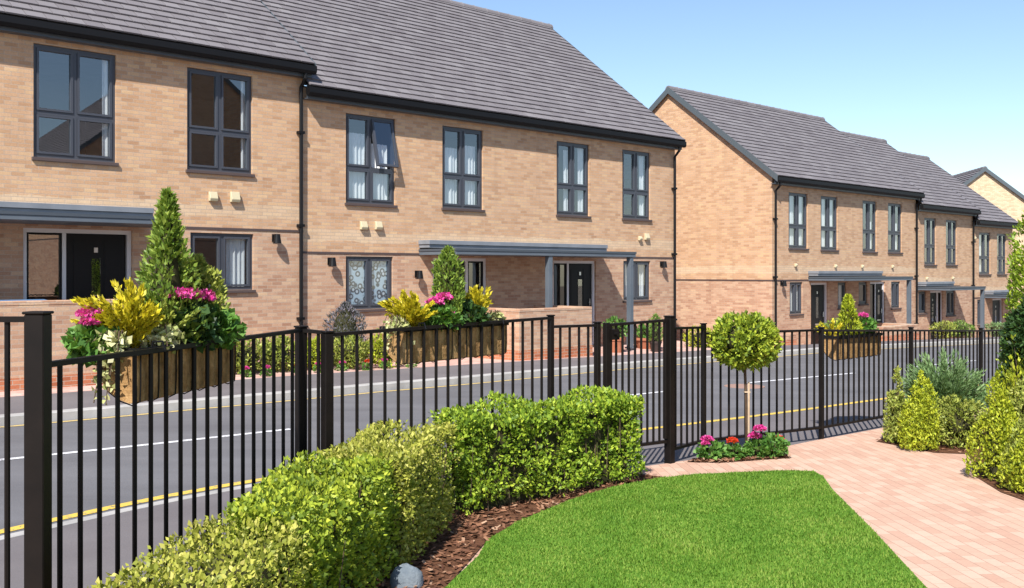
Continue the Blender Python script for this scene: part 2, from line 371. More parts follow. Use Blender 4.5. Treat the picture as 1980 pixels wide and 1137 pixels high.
struct(ribbon('near_kerb', [(lambda s: ty(s)+.16, lambda s, t: zr(s)-.03), (lambda s: ty(s)+.161, lambda s, t: zr(s)+.018), (lambda s: ty(s)+.29, lambda s, t: zr(s)+.024), (lambda s: ty(s)+.29, lambda s, t: zr(s)-.03)], M['kerb'], -60, 6.6))
struct(ribbon('near_pavement', [(lambda s: ty(s)+(.29 if s < 6.6 else .16), lambda s, t: zr(s)+.02), (lambda s: max(10.6, ty(s)+.6), lambda s, t: zr(s)+.085), (lambda s: 14.5, lambda s, t: zr(s)+.085)], M['pave']))
z4 = lambda s, t: zr(s)+.004
struct(ribbon('far_yellow_line', [(lambda s: tk(s)+.07, z4), (lambda s: tk(s)+.17, z4)], M['paleyellow'], -30, 60))
struct(ribbon('near_yellow_line', [(lambda s: ty(s)-.06, z4), (lambda s: ty(s)+.05, z4)], M['yellow'], -30, 60))
for a, b in ((-12, -8), (-4, 0), (1.2, 6.1), (8.2, 12.9), (15.05, 18.6), (21, 24.6), (27, 30.6)):
    struct(ribbon('road_centre_line', [(lambda s: tc_(s)-.05, z4), (lambda s: tc_(s)+.05, z4)], M['whitepaint'], a, b))
mb = MB(); x, y = W(14.45, 6.85); z = zr(14.45)+.006
mb.tube([(x, y, z-.01), (x, y, z+.002)], .34, 24)
tag(mb.build('manhole_cover', M['iron']), 'rusty round iron cover in the road behind the lollipop tree', 'manhole cover')

def poly_sheet(name, pts, mat, off, thick=0.0):
    bm = bmesh.new(); vs = [bm.verts.new((x, y, 0)) for x, y in pts]; bm.faces.new(vs)
    for s in ZS:
        px, py = W(s, 10)
        bmesh.ops.bisect_plane(bm, geom=bm.verts[:]+bm.edges[:]+bm.faces[:], plane_co=(px, py, 0), plane_no=(UX, UY, 0))
    bmesh.ops.triangulate(bm, faces=bm.faces[:])
    for v in bm.verts: v.co.z = zg(ST(v.co.x, v.co.y)[0])+off
    bmesh.ops.recalc_face_normals(bm, faces=bm.faces[:])
    if sum(f.normal.z for f in bm.faces) < 0: bmesh.ops.reverse_faces(bm, faces=bm.faces[:])
    if thick:
        e = [e for e in bm.edges if e.is_boundary]
        r = bmesh.ops.extrude_edge_only(bm, edges=e)
        for v in r['geom']:
            if isinstance(v, bmesh.types.BMVert): v.co.z -= thick
    me = bpy.data.meshes.new(name); bm.to_mesh(me); bm.free(); me.materials.append(mat)
    return link(name, me)
def inside(px, py, poly):
    c = np.zeros(len(px), bool); n = len(poly)
    for i in range(n):
        x1, y1 = poly[i]; x2, y2 = poly[(i+1) % n]
        k = ((y1 > py) != (y2 > py)) & (px < (x2-x1)*(py-y1)/(y2-y1+1e-12)+x1); c ^= k
    return c
# fence line in world coordinates
P1 = (-1.885, 3.96); P582 = (-1.365, 6.44); P632 = (-1.19, 6.41); P1065 = (.326, 8.37); P1155 = (.737, 8.60); P1172 = (.82, 8.65); P1295 = (1.44, 9.10)
P1357 = W(7.94, 10.70); P1585 = W(9.62, 11.0); P1760 = W(11.72, 11.0); P1890 = W(13.8, 11.0); P2000 = W(15.9, 11.05)
gar = [(-8, P1[1]+.05), (P1[0], P1[1]+.05), P582, P632, P1065, P1155, P1295, (1.95, 9.45), (2.72, 9.98), (3.2, 10.45), W(10.2, 11.03), W(20, 11.1), (22, 4), (14, -10), (-8, -10)]
struct(poly_sheet('garden_path', gar, M['path'], 0))
lawn = [(-.36, 5.37), (-.2, 6.0), (-.16, 6.36), (.04, 6.84), (.43, 7.5), (.8, 7.98), (1.21, 8.33), (1.55, 8.50), (2.06, 8.63), (2.4, 8.69), (2.63, 8.67), (2.64, 8.45), (2.55, 7.91), (2.42, 6.7), (2.26, 5.43), (2.05, 3.9), (1.6, 0), (-1.2, 0), (-.75, 3.6), (-.48, 4.7)]
struct(poly_sheet('lawn', lawn, M['turf'], .016, .03))
mul = [(-1.84, 3.9), P582, P632, P1065, (.66, 8.5), (1.0, 8.6), (1.3, 8.42), (.8, 7.99), (.43, 7.52), (.04, 6.85), (-.16, 6.37), (-.36, 5.38), (-.48, 4.7), (-.75, 3.6), (-1.2, 0), (-2.6, 0), (-2.3, 2)]
struct(poly_sheet('planting_bed', mul, M['soil'], .008))
bedtree = [(1.60, 9.13), (1.98, 9.52), (2.35, 9.75), (2.62, 9.72), (2.62, 9.36), (2.3, 9.25), (1.9, 9.1)]
struct(poly_sheet('planting_bed', bedtree, M['soil'], .006))
bedR = [(3.8, 10.38), (4.12, 9.72), (4.42, 9.66), (4.30, 9.3), (3.98, 8.6), (3.88, 7.9), (3.95, 7.35), (4.3, 5), (9, 5), (14, 9), (8, 13.2), (4.6, 11.6)]
struct(poly_sheet('planting_bed', bedR, M['soil'], .006))

def np_mesh(name, verts, quads, mat, parent=None, loc=None):
    me = bpy.data.meshes.new(name); k = quads.shape[1]
    me.vertices.add(len(verts)); me.vertices.foreach_set('co', np.asarray(verts, np.float32).ravel())
    me.loops.add(quads.size); me.loops.foreach_set('vertex_index', quads.astype(np.int32).ravel())
    me.polygons.add(len(quads)); me.polygons.foreach_set('loop_start', np.arange(0, quads.size, k, dtype=np.int32))
    me.polygons.foreach_set('loop_total', np.full(len(quads), k, np.int32)); me.update(calc_edges=True)
    for m in (mat if isinstance(mat, (list, tuple)) else [mat]): me.materials.append(m)
    return link(name, me, parent, loc)
def zgv(x, y): return np.interp(x*UX+y*UY, ZS, ZV)+.10
# grass blades
n = 150000
gx, gy = rng.uniform(-.9, 2.75, n), rng.uniform(4.9, 8.75, n)
k = inside(gx, gy, lawn); j1, j2 = rng.uniform(-.012, .03, n), rng.uniform(-.012, .03, n); k &= inside(gx-j1, gy+j1, lawn) & inside(gx+j2, gy-j2*.5, lawn); gx, gy = gx[k], gy[k]; n = len(gx)
az = rng.uniform(0, 2*np.pi, n); hh = rng.uniform(.009, .02, n); wd = rng.uniform(.0025, .005, n); ln = rng.uniform(.2, 1.0, n)*hh
patch = .5+.5*np.sin(gx*3.1+1.3*np.sin(gy*2.3))*np.sin(gy*2.7+gx)
hh *= .75+.5*patch
base = np.stack([gx, gy, zgv(gx, gy)+.015], 1); sd = np.stack([np.cos(az), np.sin(az), 0*az], 1)*wd[:, None]
tp = base+np.stack([-np.sin(az)*ln, np.cos(az)*ln, hh], 1)
V = np.stack([base-sd, base+sd, tp], 1).reshape(-1, 3)
struct(np_mesh('grass', V, np.arange(3*n).reshape(-1, 3), L['grass']), 'stuff', 'short bright green mown grass of the lawn', 'grass')
# bark chips
def chips(poly, n, off):
    P = np.array(poly); gx, gy = rng.uniform(P[:, 0].min(), P[:, 0].max(), n), rng.uniform(P[:, 1].min(), P[:, 1].max(), n)
    k = inside(gx, gy, poly) & (gy > 4.2) & (gy < 11) & (gx < 5.6); gx, gy = gx[k], gy[k]; n = len(gx)
    a = rng.uniform(0, 6.28, n); l, w = rng.uniform(.01, .03, n), rng.uniform(.004, .012, n)
    u = np.stack([np.cos(a), np.sin(a), rng.uniform(-.4, .4, n)], 1); v = np.stack([-np.sin(a), np.cos(a), rng.uniform(-.5, .5, n)], 1)
    c = np.stack([gx, gy, zgv(gx, gy)+off+rng.uniform(.004, .018, n)], 1)
    return np.stack([c-u*l[:, None]-v*w[:, None], c+u*l[:, None]-v*w[:, None], c+u*l[:, None]+v*w[:, None], c-u*l[:, None]+v*w[:, None]], 1).reshape(-1, 3)
V = np.concatenate([chips(mul, 26000, .008), chips(bedtree, 1500, .006), chips(bedR, 9000, .006)])
struct(np_mesh('bark_mulch', V, np.arange(len(V)).reshape(-1, 4), M['chip']), 'stuff', 'reddish brown bark chips spread over the planting beds', 'bark mulch')

# ------------------------------------------------------------------ foliage
def unit(v): return v/(np.linalg.norm(v, axis=1)[:, None]+1e-9)
def leafquads(P, A, ln, wd, fold=.25):
    """diamond leaves from points P along axis A"""
    n = len(P); r = unit(rng.normal(size=(n, 3))); A = unit(A); w = unit(np.cross(A, r)); nn = np.cross(w, A)
    ln, wd = ln[:, None], wd[:, None]
    v = np.stack([P, P+A*ln*.45+w*wd*.5+nn*wd*fold, P+A*ln, P+A*ln*.45-w*wd*.5+nn*wd*fold], 1)
    return v.reshape(-1, 3)
def leaves(name, P, A, ln, wd, mat, parent=None, loc=None, core=None):
    v = leafquads(P, A, ln, wd); q = np.arange(len(v)).reshape(-1, 4)
    return np_mesh(name, v, q, mat, parent, loc)
def lump(P, sc, amp, seed):
    r = np.random.default_rng(seed); f = np.zeros(len(P))
    for i in range(6):
        k = r.normal(size=3)*sc*(.7+.35*i); f += np.sin(P@k+r.uniform(0, 6.28))/(1+.45*i)
    return amp*f/2.2
def blob_core(name, mat, parent, fn, nu=20, nv=12):
    mb = MB()
    for j in range(nv+1):
        for i in range(nu): mb.v.append(fn(2*math.pi*i/nu, j/nv))
    for j in range(nv):
        for i in range(nu):
            a, b = j*nu+i, j*nu+(i+1) % nu; mb.f.append((a, b, b+nu, a+nu)); mb.m.append(0)
    return mb.build(name, mat, parent, smooth=True)

def round_plant(name, label, cat, pos, rx, ry, h, mat, n, leaf=(.03, .05), asp=.55, up=.3, lumps=.12, zc=.5, seed=1, stem=True, group=None, flowers=None, gaps=.15, shape='ball', inner=.55, parent=None):
    """bush: leaves in a shell that thins inwards; shape ball / cone / column / spray"""
    x, y, z = pos; o = empty(name, (x, y, z), rng.uniform(0, 6.28)) if parent is None else parent
    if label: tag(o, label, cat, group)
    d = unit(rng.normal(size=(int(n*1.5), 3)))
    depth = np.minimum(np.abs(rng.normal(0, .22, len(d))), .8)
    if shape == 'ball':
        rad = 1-depth+lump(d, 2.2, lumps, seed)
        P = d*rad[:, None]*np.array([rx, ry, h/2]); P[:, 2] += h/2*(1 if zc is None else 2*zc)
        N = d.copy()
    else:
        u = rng.uniform(0, 1, len(d))
        if shape == 'cone': prof = np.power(1-u, .75)*np.minimum(1, .72+u*2.2)
        elif shape in ('egg', 'tufts'): prof = np.sqrt(np.clip(1-(u*1.02-.33)**2/.48, .01, 1))*np.where(u > .8, (1.03-u)/.23, 1)
        else: prof = np.minimum(1, (1-u)*4.5)*np.minimum(1, .8+u)
        a = rng.uniform(0, 6.28, len(d)); rad = prof*(1-depth)
        D = np.stack([np.cos(a), np.sin(a), u*2.2], 1)
        rad = rad*(1+lump(D*1.3, 2.0, lumps*1.6, seed))
        P = np.stack([np.cos(a)*rad*rx, np.sin(a)*rad*ry, u*h+.02], 1); N = np.stack([np.cos(a), np.sin(a), .35+0*a], 1)
    if shape == 'tufts':
        r_ = np.random.default_rng(seed); nt_ = 9; j = r_.integers(0, nt_, len(d)); ang = r_.uniform(0, 6.28, nt_); q = np.sqrt(r_.uniform(.02, .55, nt_)); q[0] = 0
        hj = h*(1-.55*q**2)*r_.uniform(.72, 1, nt_); hj[0] = h; rj = r_.uniform(.5, .68, nt_)
        u = rng.uniform(0, 1, len(d)); pr = np.sqrt(np.clip(1-(u*1.02-.33)**2/.48, .01, 1))*np.sqrt(np.where(u > .75, (1.02-u)/.27, 1)); a = rng.uniform(0, 6.28, len(d))
        rr = pr*rj[j]*(1-depth*.7)
        P = np.stack([(q[j]*np.cos(ang[j])*(1-.25*u)+rr*np.cos(a))*rx, (q[j]*np.sin(ang[j])*(1-.25*u)+rr*np.sin(a))*ry, u*hj[j]+.01], 1)
        P += lump(P, 16/h, .02, seed)[:, None]*N*np.array([1, 1, .3])
    keep = lump(P/max(rx, h/2), 5.5, 1, seed+9) > -.95+gaps*1.6
    keep &= P[:, 2] > .005
    P, N = P[keep][:n], N[keep][:n]; m = len(P)
    A = N*.7+rng.normal(0, .55, (m, 3))+np.array([0, 0, up])
    ln = rng.uniform(leaf[0], leaf[1], m)
    leaves('foliage', P, A, ln, ln*asp*rng.uniform(.8, 1.2, m), mat, o)
    def fn(an, v):
        if shape == 'ball':
            ph = math.pi*(v-.5); dd = np.array([[math.cos(an)*math.cos(ph), math.sin(an)*math.cos(ph), math.sin(ph)]])
            r = inner*(1+lump(dd, 2.2, lumps, seed)[0])
            return (dd[0, 0]*r*rx, dd[0, 1]*r*ry, max(.0, dd[0, 2]*r*h/2+h/2*(2*zc)))
        u = v*.93
        if shape == 'tufts': u = v*.66; pr_ = math.sqrt(max(.01, 1-(u*1.02-.33)**2/.48))*inner*.8*(1 if u < .4 else (.8-u)/.4); return (math.cos(an)*pr_*rx, math.sin(an)*pr_*ry, u*h)
        pr = {'cone': (1-u)**.75*min(1, .72+u*2.2), 'egg': math.sqrt(max(.01, 1-(u*1.02-.33)**2/.48))*(1 if u < .8 else (1.03-u)/.23), 'column': min(1, (1-u)*4.5)*min(1, .8+u)}[shape]*inner
        return (math.cos(an)*pr*rx, math.sin(an)*pr*ry, u*h)
    mb = MB()
    if stem:
        for k in range(4):
            a = rng.uniform(0, 6.28); q = rng.uniform(.1, .4)
            mb.tube([(math.cos(a)*.01, math.sin(a)*.01, -.02), (math.cos(a)*rx*q*.5, math.sin(a)*ry*q*.5, h*.35), (math.cos(a)*rx*q, math.sin(a)*ry*q, h*.7)], [max(.004, .018*h), .012*h, .004*h], 6)
        mb.build('stem', L['twig'], o)
    blob_core('shade_core', L['core'], o, fn)  # solid dark blob, the bush's inner shade given as colour
    if flowers: add_flowers(o, flowers)
    return o
def add_flowers(o, fl):
    for (fx, fy, fz, r, mat) in fl:
        n = int(220); d = unit(rng.normal(size=(n, 3))); d[:, 2] = np.abs(d[:, 2])*.9-.15
        P = d*r*np.array([1, 1, .6])*rng.uniform(.6, 1, (n, 1)); ln = rng.uniform(.35, .55, n)*r
        leaves('flower', P, d+rng.normal(0, .5, (n, 3)), ln, ln*.9, L[mat], o, (fx, fy, fz))
def spray_plant(name, label, cat, pos, sprays, spread, h, mat, lean=(0, 0), leaf=(.02, .04), per=70, group=None, asp=.4, flowers=None):
    """feathery shrub: arching stems with leaves along them"""
    o = empty(name, pos); tag(o, label, cat, group); Ps, As = [], []; mb = MB()
    for k in range(sprays):
        a = rng.uniform(0, 6.28); q = spread*math.sqrt(rng.uniform(.05, 1)); hh = h*rng.uniform(.55, 1)*(1-.35*q/spread)
        tip = np.array([math.cos(a)*q+lean[0], math.sin(a)*q+lean[1], hh]); mid = tip*np.array([.35, .35, .6])
        u = rng.uniform(.15, 1, per)[:, None]; pt = (1-u)**2*0+2*u*(1-u)*mid+u*u*tip
        wd = (.06+.10*(1-u))*h*.5
        Ps.append(pt+rng.normal(0, 1, (per, 3))*wd*.45); As.append((tip-mid)[None, :]*1.4+rng.normal(0, .35, (per, 3))*np.linalg.norm(tip-mid))
        mb.tube([(0, 0, -.02), tuple(mid), tuple(tip)], [.005, .004, .0015], 5)
    P, A = np.concatenate(Ps), np.concatenate(As); ln = rng.uniform(leaf[0], leaf[1], len(P))
    leaves('foliage', P, A, ln, ln*asp, mat, o); mb.build('stem', L['twig'], o)
    if flowers: add_flowers(o, flowers)
    return o

def hedge(name, label, line, halfw, h, mat, n, seed, leaf=(.03, .05), rough=.03, tops=.0, top_stub=False, tail=.0):
    """clipped hedge following a centre line [(x,y)..]; box section with uneven faces"""
    line = [np.array(p) for p in line]; seg = [np.linalg.norm(b-a) for a, b in zip(line, line[1:])]; Ltot = sum(seg)
    o = empty(name, (line[0][0], line[0][1], zg(ST(*line[0])[0]))); tag(o, label, 'hedge', 'hedges along the garden railing')
    cum = np.concatenate([[0], np.cumsum(seg)])
    def at(u):
        u = np.clip(u, 0, Ltot-1e-6); i = np.clip(np.searchsorted(cum, u, side='right')-1, 0, len(seg)-1)
        A = np.array(line)[i]; B = np.array(line)[i+1]; f = (u-cum[i])/np.array(seg)[i]
        c = A+(B-A)*f[:, None]; d = unit(B-A); nrm = np.stack([d[:, 1], -d[:, 0]], 1); return c, d, nrm
    m = int(n*1.25)
    # choose a face: side a, side b, top, ends, interior
    ar = np.array([Ltot*h, Ltot*h, Ltot*2*halfw, 2*halfw*h, 2*halfw*h]); ar /= ar.sum(); fc = rng.choice(5, m, p=ar)
    u = rng.uniform(0, Ltot, m); v = rng.uniform(-1, 1, m); w = rng.uniform(0.07, 1, m)
    dep = np.abs(rng.normal(0, .055, m))
    v = np.where(fc == 0, 1, np.where(fc == 1, -1, v)); w = np.where(fc == 2, 1, w); u = np.where(fc == 3, 0, np.where(fc == 4, Ltot, u))
    N3 = np.zeros((m, 3)); c, d, nr = at(u)
    N3[fc == 0, :2] = nr[fc == 0]; N3[fc == 1, :2] = -nr[fc == 1]; N3[fc == 2] = (0, 0, 1); N3[fc == 3, :2] = -d[fc == 3]; N3[fc == 4, :2] = d[fc == 4]
    P = np.zeros((m, 3)); P[:, :2] = c+nr*(v*halfw)[:, None]; P[:, 2] = w*h
    bul = lump(P, 5.5, rough, seed)+lump(P, 12, rough*.9, seed+3)+(tops*np.maximum(0, lump(P[:, [0, 1, 1]]*1.0, 7, 1, seed+5)) if tops else 0)*(fc == 2)
    P += N3*(bul-dep)[:, None]
    # rounded edges
    edge = (np.abs(v) > .8) & (w > .85); P[edge] -= N3[edge]*.02
    keep = lump(P, 15, 1, seed+7) > -.52
    keep &= ~((w < .12) & (rng.uniform(0, 1, m) < .6))
    P, N3 = P[keep][:n], N3[keep][:n]; m = len(P)
    P[:, :2] -= line[0]
    ln = rng.uniform(leaf[0], leaf[1], m)
    A = N3*.6+rng.normal(0, .55, (m, 3))+np.array([0, 0, .35])
    leaves('foliage', P, A, ln, ln*.6, mat, o)
    mb = MB(); ins = .12
    k = max(2, int(Ltot/.12)); us = np.linspace(ins, Ltot-ins, k); c, d, nr = at(us)
    prof = [(-1, 0), (-1, .8), (-.8, 1), (.8, 1), (1, .8), (1, 0)]
    for i in range(k):
        for (a, b) in prof:
            q = c[i]+nr[i]*a*(halfw-ins)-line[0]; bb = lump(np.array([[q[0]+line[0][0], q[1]+line[0][1], b*h]]), 5.5, rough, seed)[0]
            mb.v.append((q[0]*1, q[1]*1, max(0, b*(h-ins+bb*.8))))
    for i in range(k-1):
        for j in range(len(prof)-1):
            a = i*6+j; mb.f.append((a, a+1, a+7, a+6)); mb.m.append(0)
    mb.f.append(tuple(range(6))); mb.m.append(0); mb.f.append(tuple(range((k-1)*6, k*6))); mb.m.append(0)
    mb.build('shade_core', L['core'], o)  # dark solid inside, shows as painted shade between leaf clumps
    tw = MB()
    for _ in range(int(60*Ltot)):
        uu = rng.uniform(0, Ltot); c1, d1, n1 = at(np.array([uu])); vv = rng.uniform(-.95, 1.0)*halfw
        p = c1[0]+n1[0]*vv-line[0]; l = rng.uniform(.25, 1.0)
        tw.tube([(p[0]*1, p[1]*1, h*max(0, l-.5)), (p[0]+rng.normal(0, .03), p[1]+rng.normal(0, .03), h*l)], [.004, .002], 4, cap=False)
    tw.build('stem', L['twig'], o, fix=False)
    return o
#HOUSES#
# ------------------------------------------------------------------ houses
TIP_Y, TIP_Z, TAN = -.26, 5.29, .774
def roof_z(y): return TIP_Z+(y-TIP_Y)*TAN
def tiles(mb, x0, x1, D):
    ca = 1/math.sqrt(1+TAN*TAN); sa = TAN*ca; Ls = (D/2-TIP_Y)/ca; nc = round(Ls/.235); g = Ls/nc; w = .30
    def P(x, q, h): return (x, TIP_Y+q*ca-h*sa, TIP_Z+q*sa+h*ca)
    for c in range(nc):
        q0 = c*g; q1 = min(Ls, q0+g+.05); x = x0-(w/2 if c % 2 else 0)
        while x < x1-.01:
            a, b = max(x, x0)+.006, min(x+w, x1)-.006; x += w
            if b-a < .02: continue
            j = random.uniform(-.002, .003); k = random.uniform(-.0025, .0025)
            lo, hi = .046+j, .012+j*.4
            A, B, C, Dd = P(a, q0+k, lo), P(b, q0+k, lo), P(b, q1, hi), P(a, q1, hi)
            A2, B2, C2, D2 = P(a, q0+k, lo-.028), P(b, q0+k, lo-.028), P(b, q1, hi-.01), P(a, q1, hi-.01)
            i = len(mb.v); mb.v += [A, B, C, Dd, A2, B2, C2, D2]
            for f in ((0, 1, 2, 3), (4, 5, 1, 0), (5, 6, 2, 1), (7, 4, 0, 3)): mb.f.append(tuple(i+t for t in f)); mb.m.append(0)
    # underlay and plain rear slope
    mb.face([P(x0, .02, .004), P(x1, .02, .004), P(x1, Ls, .004), P(x0, Ls, .004)], 1)
    for c in range(nc):
        q0, q1 = c*g, (c+1)*g
        def Q(x, q, h): p = P(x, q, h); return (p[0], D-p[1], p[2])
        mb.face([Q(x1, q0, .045), Q(x0, q0, .045), Q(x0, q1, .012), Q(x1, q1, .012)], 0)
def ring(mb, x0, x1, z0, z1, w, y0, y1, mi=0, wb=None):
    wb = w if wb is None else wb
    mb.box(x0, y0, z0, x0+w, y1, z1, mi); mb.box(x1-w, y0, z0, x1, y1, z1, mi)
    mb.box(x0+w, y0, z1-w, x1-w, y1, z1, mi); mb.box(x0+w, y0, z0, x1-w, y1, z0+wb, mi)
def curtain_mesh(mb, x0, x1, z0, z1, y, fold=.09, amp=.022):
    n = max(4, int((x1-x0)/.018)); b = len(mb.v); ph = random.uniform(0, 6)
    for i in range(n+1):
        x = x0+(x1-x0)*i/n; yy = y+amp*math.sin(2*math.pi*x/fold+ph)+.4*amp*math.sin(2*math.pi*x/fold*.47+1)
        mb.v += [(x, yy, z0), (x+.01*math.sin(i), yy*1.0+.004, z1)]
    for i in range(n): mb.f.append((b+2*i, b+2*i+2, b+2*i+3, b+2*i+1)); mb.m.append(0)
def window(h, x0, x1, z0, z1, transom=.6, cols=2, curtains=(), lace=False, opened=None):
    mb = MB(); y0, y1 = .045, .115; w = .052
    ring(mb, x0, x1, z0, z1, w, y0, y1, wb=.06)
    xs = [x0+w]+[x0+(x1-x0)*k/cols for k in range(1, cols)]+[x1-w]
    zs = [(z0+.06, z1-w)] if transom is None else [(z0+.06, z0+(z1-z0)*(1-transom)-.03), (z0+(z1-z0)*(1-transom)+.03, z1-w)]
    for k in range(1, cols): mb.box(xs[k]-.03, y0, z0+.06, xs[k]+.03, y1, z1-w)
    lights = []
    for k in range(cols):
        a = xs[k]+(.03 if k else 0); b = xs[k+1]-(.03 if k < cols-1 else 0)
        if transom is not None:
            zm = z0+(z1-z0)*(1-transom); mb.box(a, y0, zm-.03, b, y1, zm+.03)
        for r, (c, d) in enumerate(zs):
            lights.append((a, b, c, d, (k, r)))
            if opened == (k, r): continue
            ring(mb, a+.004, b-.004, c+.004, d-.004, .036, .028, .10)
    f = mb.build('window', M['frame'], h)
    pm = MB()
    for a, b, c, d, k in lights:
        if k == opened: continue
        pm.face([(a+.03, .07, c+.03), (b-.03, .07, c+.03), (b-.03, .07, d-.03), (a+.03, .07, d-.03)])
    pm.build('pane', M['glass'], f, fix=False)
    if opened is not None:
        a, b, c, d, k = next(l for l in lights if l[4] == opened); W_, H_ = b-a, d-c
        cm = MB(); ring(cm, .0, W_, -H_, 0, .045, -.02, .05); cm.face([(.04, .0, -H_+.04), (W_-.04, .0, -H_+.04), (W_-.04, .0, -.04), (.04, .0, -.04)], 1)
        cs = cm.build('casement', [M['frame'], M['glass']], f, (a, .045, d), fix=False); cs.rotation_euler = (R(-13), 0, 0)
        st = MB(); st.beam((b-.03, .05, c+.03), (b-.02, -.2, c+.09), .014, .014); st.build('window_stay', M['frame'], f)
    if curtains:
        cm = MB()
        for (fa, fb, za, zb) in curtains: curtain_mesh(cm, x0+(x1-x0)*fa, x0+(x1-x0)*fb, z0+(z1-z0)*za, z0+(z1-z0)*zb, .15)
        cm.build('curtain', M['curtain'], f, smooth=True, fix=False)
    if lace:
        lm = MB(); lm.box(x0+.03, .09, z0+.03, x1-.03, .094, z1-.03); lm.build('privacy_film', M['lace'], f)
    sm = MB(); sm.box(x0-.03, -.045, z0-.055, x1+.03, .044, z0-.002); sm.build('sill', M['sill'], f, bevel=.004)
    return f
def door(h, x0, x1, z1, dx0, dx1, side=None):
    mb = MB(); ring(mb, x0, x1, 0, z1, .065, .05, .13)
    m = dx1+.03 if side == 'r' else dx0-.03
    if side: mb.box(m-.03, .05, .065, m+.03, .13, z1-.065)
    fr = mb.build('door', M['white'], h)
    lf = MB(); lf.box(dx0+.005, .085, .04, dx1-.005, .125, z1-.07)
    for (pa, pb) in ((.12, .9), (1.0, z1-.2)):
        for q in ((.13, .36), (.64, .87)): lf.box(dx0+(dx1-dx0)*q[0], .078, pa, dx0+(dx1-dx0)*q[1], .085, pb)
    d = lf.build('door_leaf', M['door'], fr)
    g = MB(); xm = (dx0+dx1)/2; g.box(xm-.07, .074, .95, xm+.07, .083, 1.62); g.build('door_glazing', M['glass'], fr)
    hd = MB(); hd.box(xm-.13, .068, .72, xm+.13, .084, .77); hd.build('letter_plate', M['steel'], fr)
    hd = MB(); hd.box(xm-.03, .072, 1.72, xm+.03, .084, 1.8); hd.build('knocker', M['steel'], fr)
    hd = MB(); hd.tube([(dx1-.1, .05, .98), (dx1-.1, .05, 1.14)], .012, 8); hd.box(dx1-.115, .045, 1.02, dx1-.085, .085, 1.06)
    hd.build('handle', M['steel'], fr)
    if side:
        a, b = (x0+.065, m-.03) if side == 'l' else (m+.03, x1-.065)
        p = MB(); ring(p, a+.003, b-.003, .068, z1-.068, .03, .06, .12, 0); p.build('sidelight', M['door'], fr)
        q = MB(); q.face([(a+.03, .09, .1), (b-.03, .09, .1), (b-.03, .09, z1-.1), (a+.03, .09, z1-.1)]); q.build('pane', M['glass'], fr, fix=False)
def canopy(h, x0, x1, posts=(), ux1=None, proj=1.2, ux0=None):
    c = MB(); c.box(x0, -proj, 2.15, x1, -.003, 2.225); o = c.build('canopy', M['canopy'], h, bevel=.006)
    e = MB(); e.box(x0-.012, -proj-.012, 2.226, x1+.012, -.003, 2.275); e.build('drip_edge', M['fascia'], o)
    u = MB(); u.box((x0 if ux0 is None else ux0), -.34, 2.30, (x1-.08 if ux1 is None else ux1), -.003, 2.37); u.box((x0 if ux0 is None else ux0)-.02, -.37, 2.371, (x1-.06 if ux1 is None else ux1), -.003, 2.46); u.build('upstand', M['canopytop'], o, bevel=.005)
    g = MB(); g.box(x0+.03, -.3, 2.276, x1-.12, -.003, 2.299); g.build('gap_shade', M['black'], o)  # black strip painting the dark shaded gap under the upstand
    for px in posts:
        p = MB(); p.box(px-.06, -proj+.02, -.25, px+.06, -proj+.14, 2.148); p.box(px-.09, -proj-.01, -.02, px+.09, -proj+.17, .015); p.build('post', M['canopy'], o, bevel=.004)
def downpipe(h, x, top=5.13, bottom=-.1):
    m = MB(); m.tube([(x, -.23, top), (x, -.23, top-.1), (x, -.075, top-.26), (x, -.075, bottom)], .036, 10)
    for z in np.arange(.5, top-.6, 1.75): m.box(x-.06, -.115, z, x+.06, -.004, z+.05)
    m.build('downpipe', M['black'], h, smooth=False)
def lamp(h, x, z):
    m = MB(); m.box(x-.045, -.02, z-.07, x+.045, -.003, z+.07); m.tube([(x, -.02, z), (x, -.1, z+.01)], .02, 8); m.tube([(x, -.12, z+.07), (x, -.12, z+.0), (x, -.12, z-.10)], [.05, .06, .075], 12)
    m.build('wall_lamp', M['black'], h)
def vent(h, x, z, w=.15):
    m = MB(); m.prism([(-.003, z), (-.07, z), (-.09, z+.05), (-.05, z+w*1.1), (-.003, z+w*1.1)], 'x', x, x+w); m.build('vent_cover', M['vent'], h, bevel=.006)
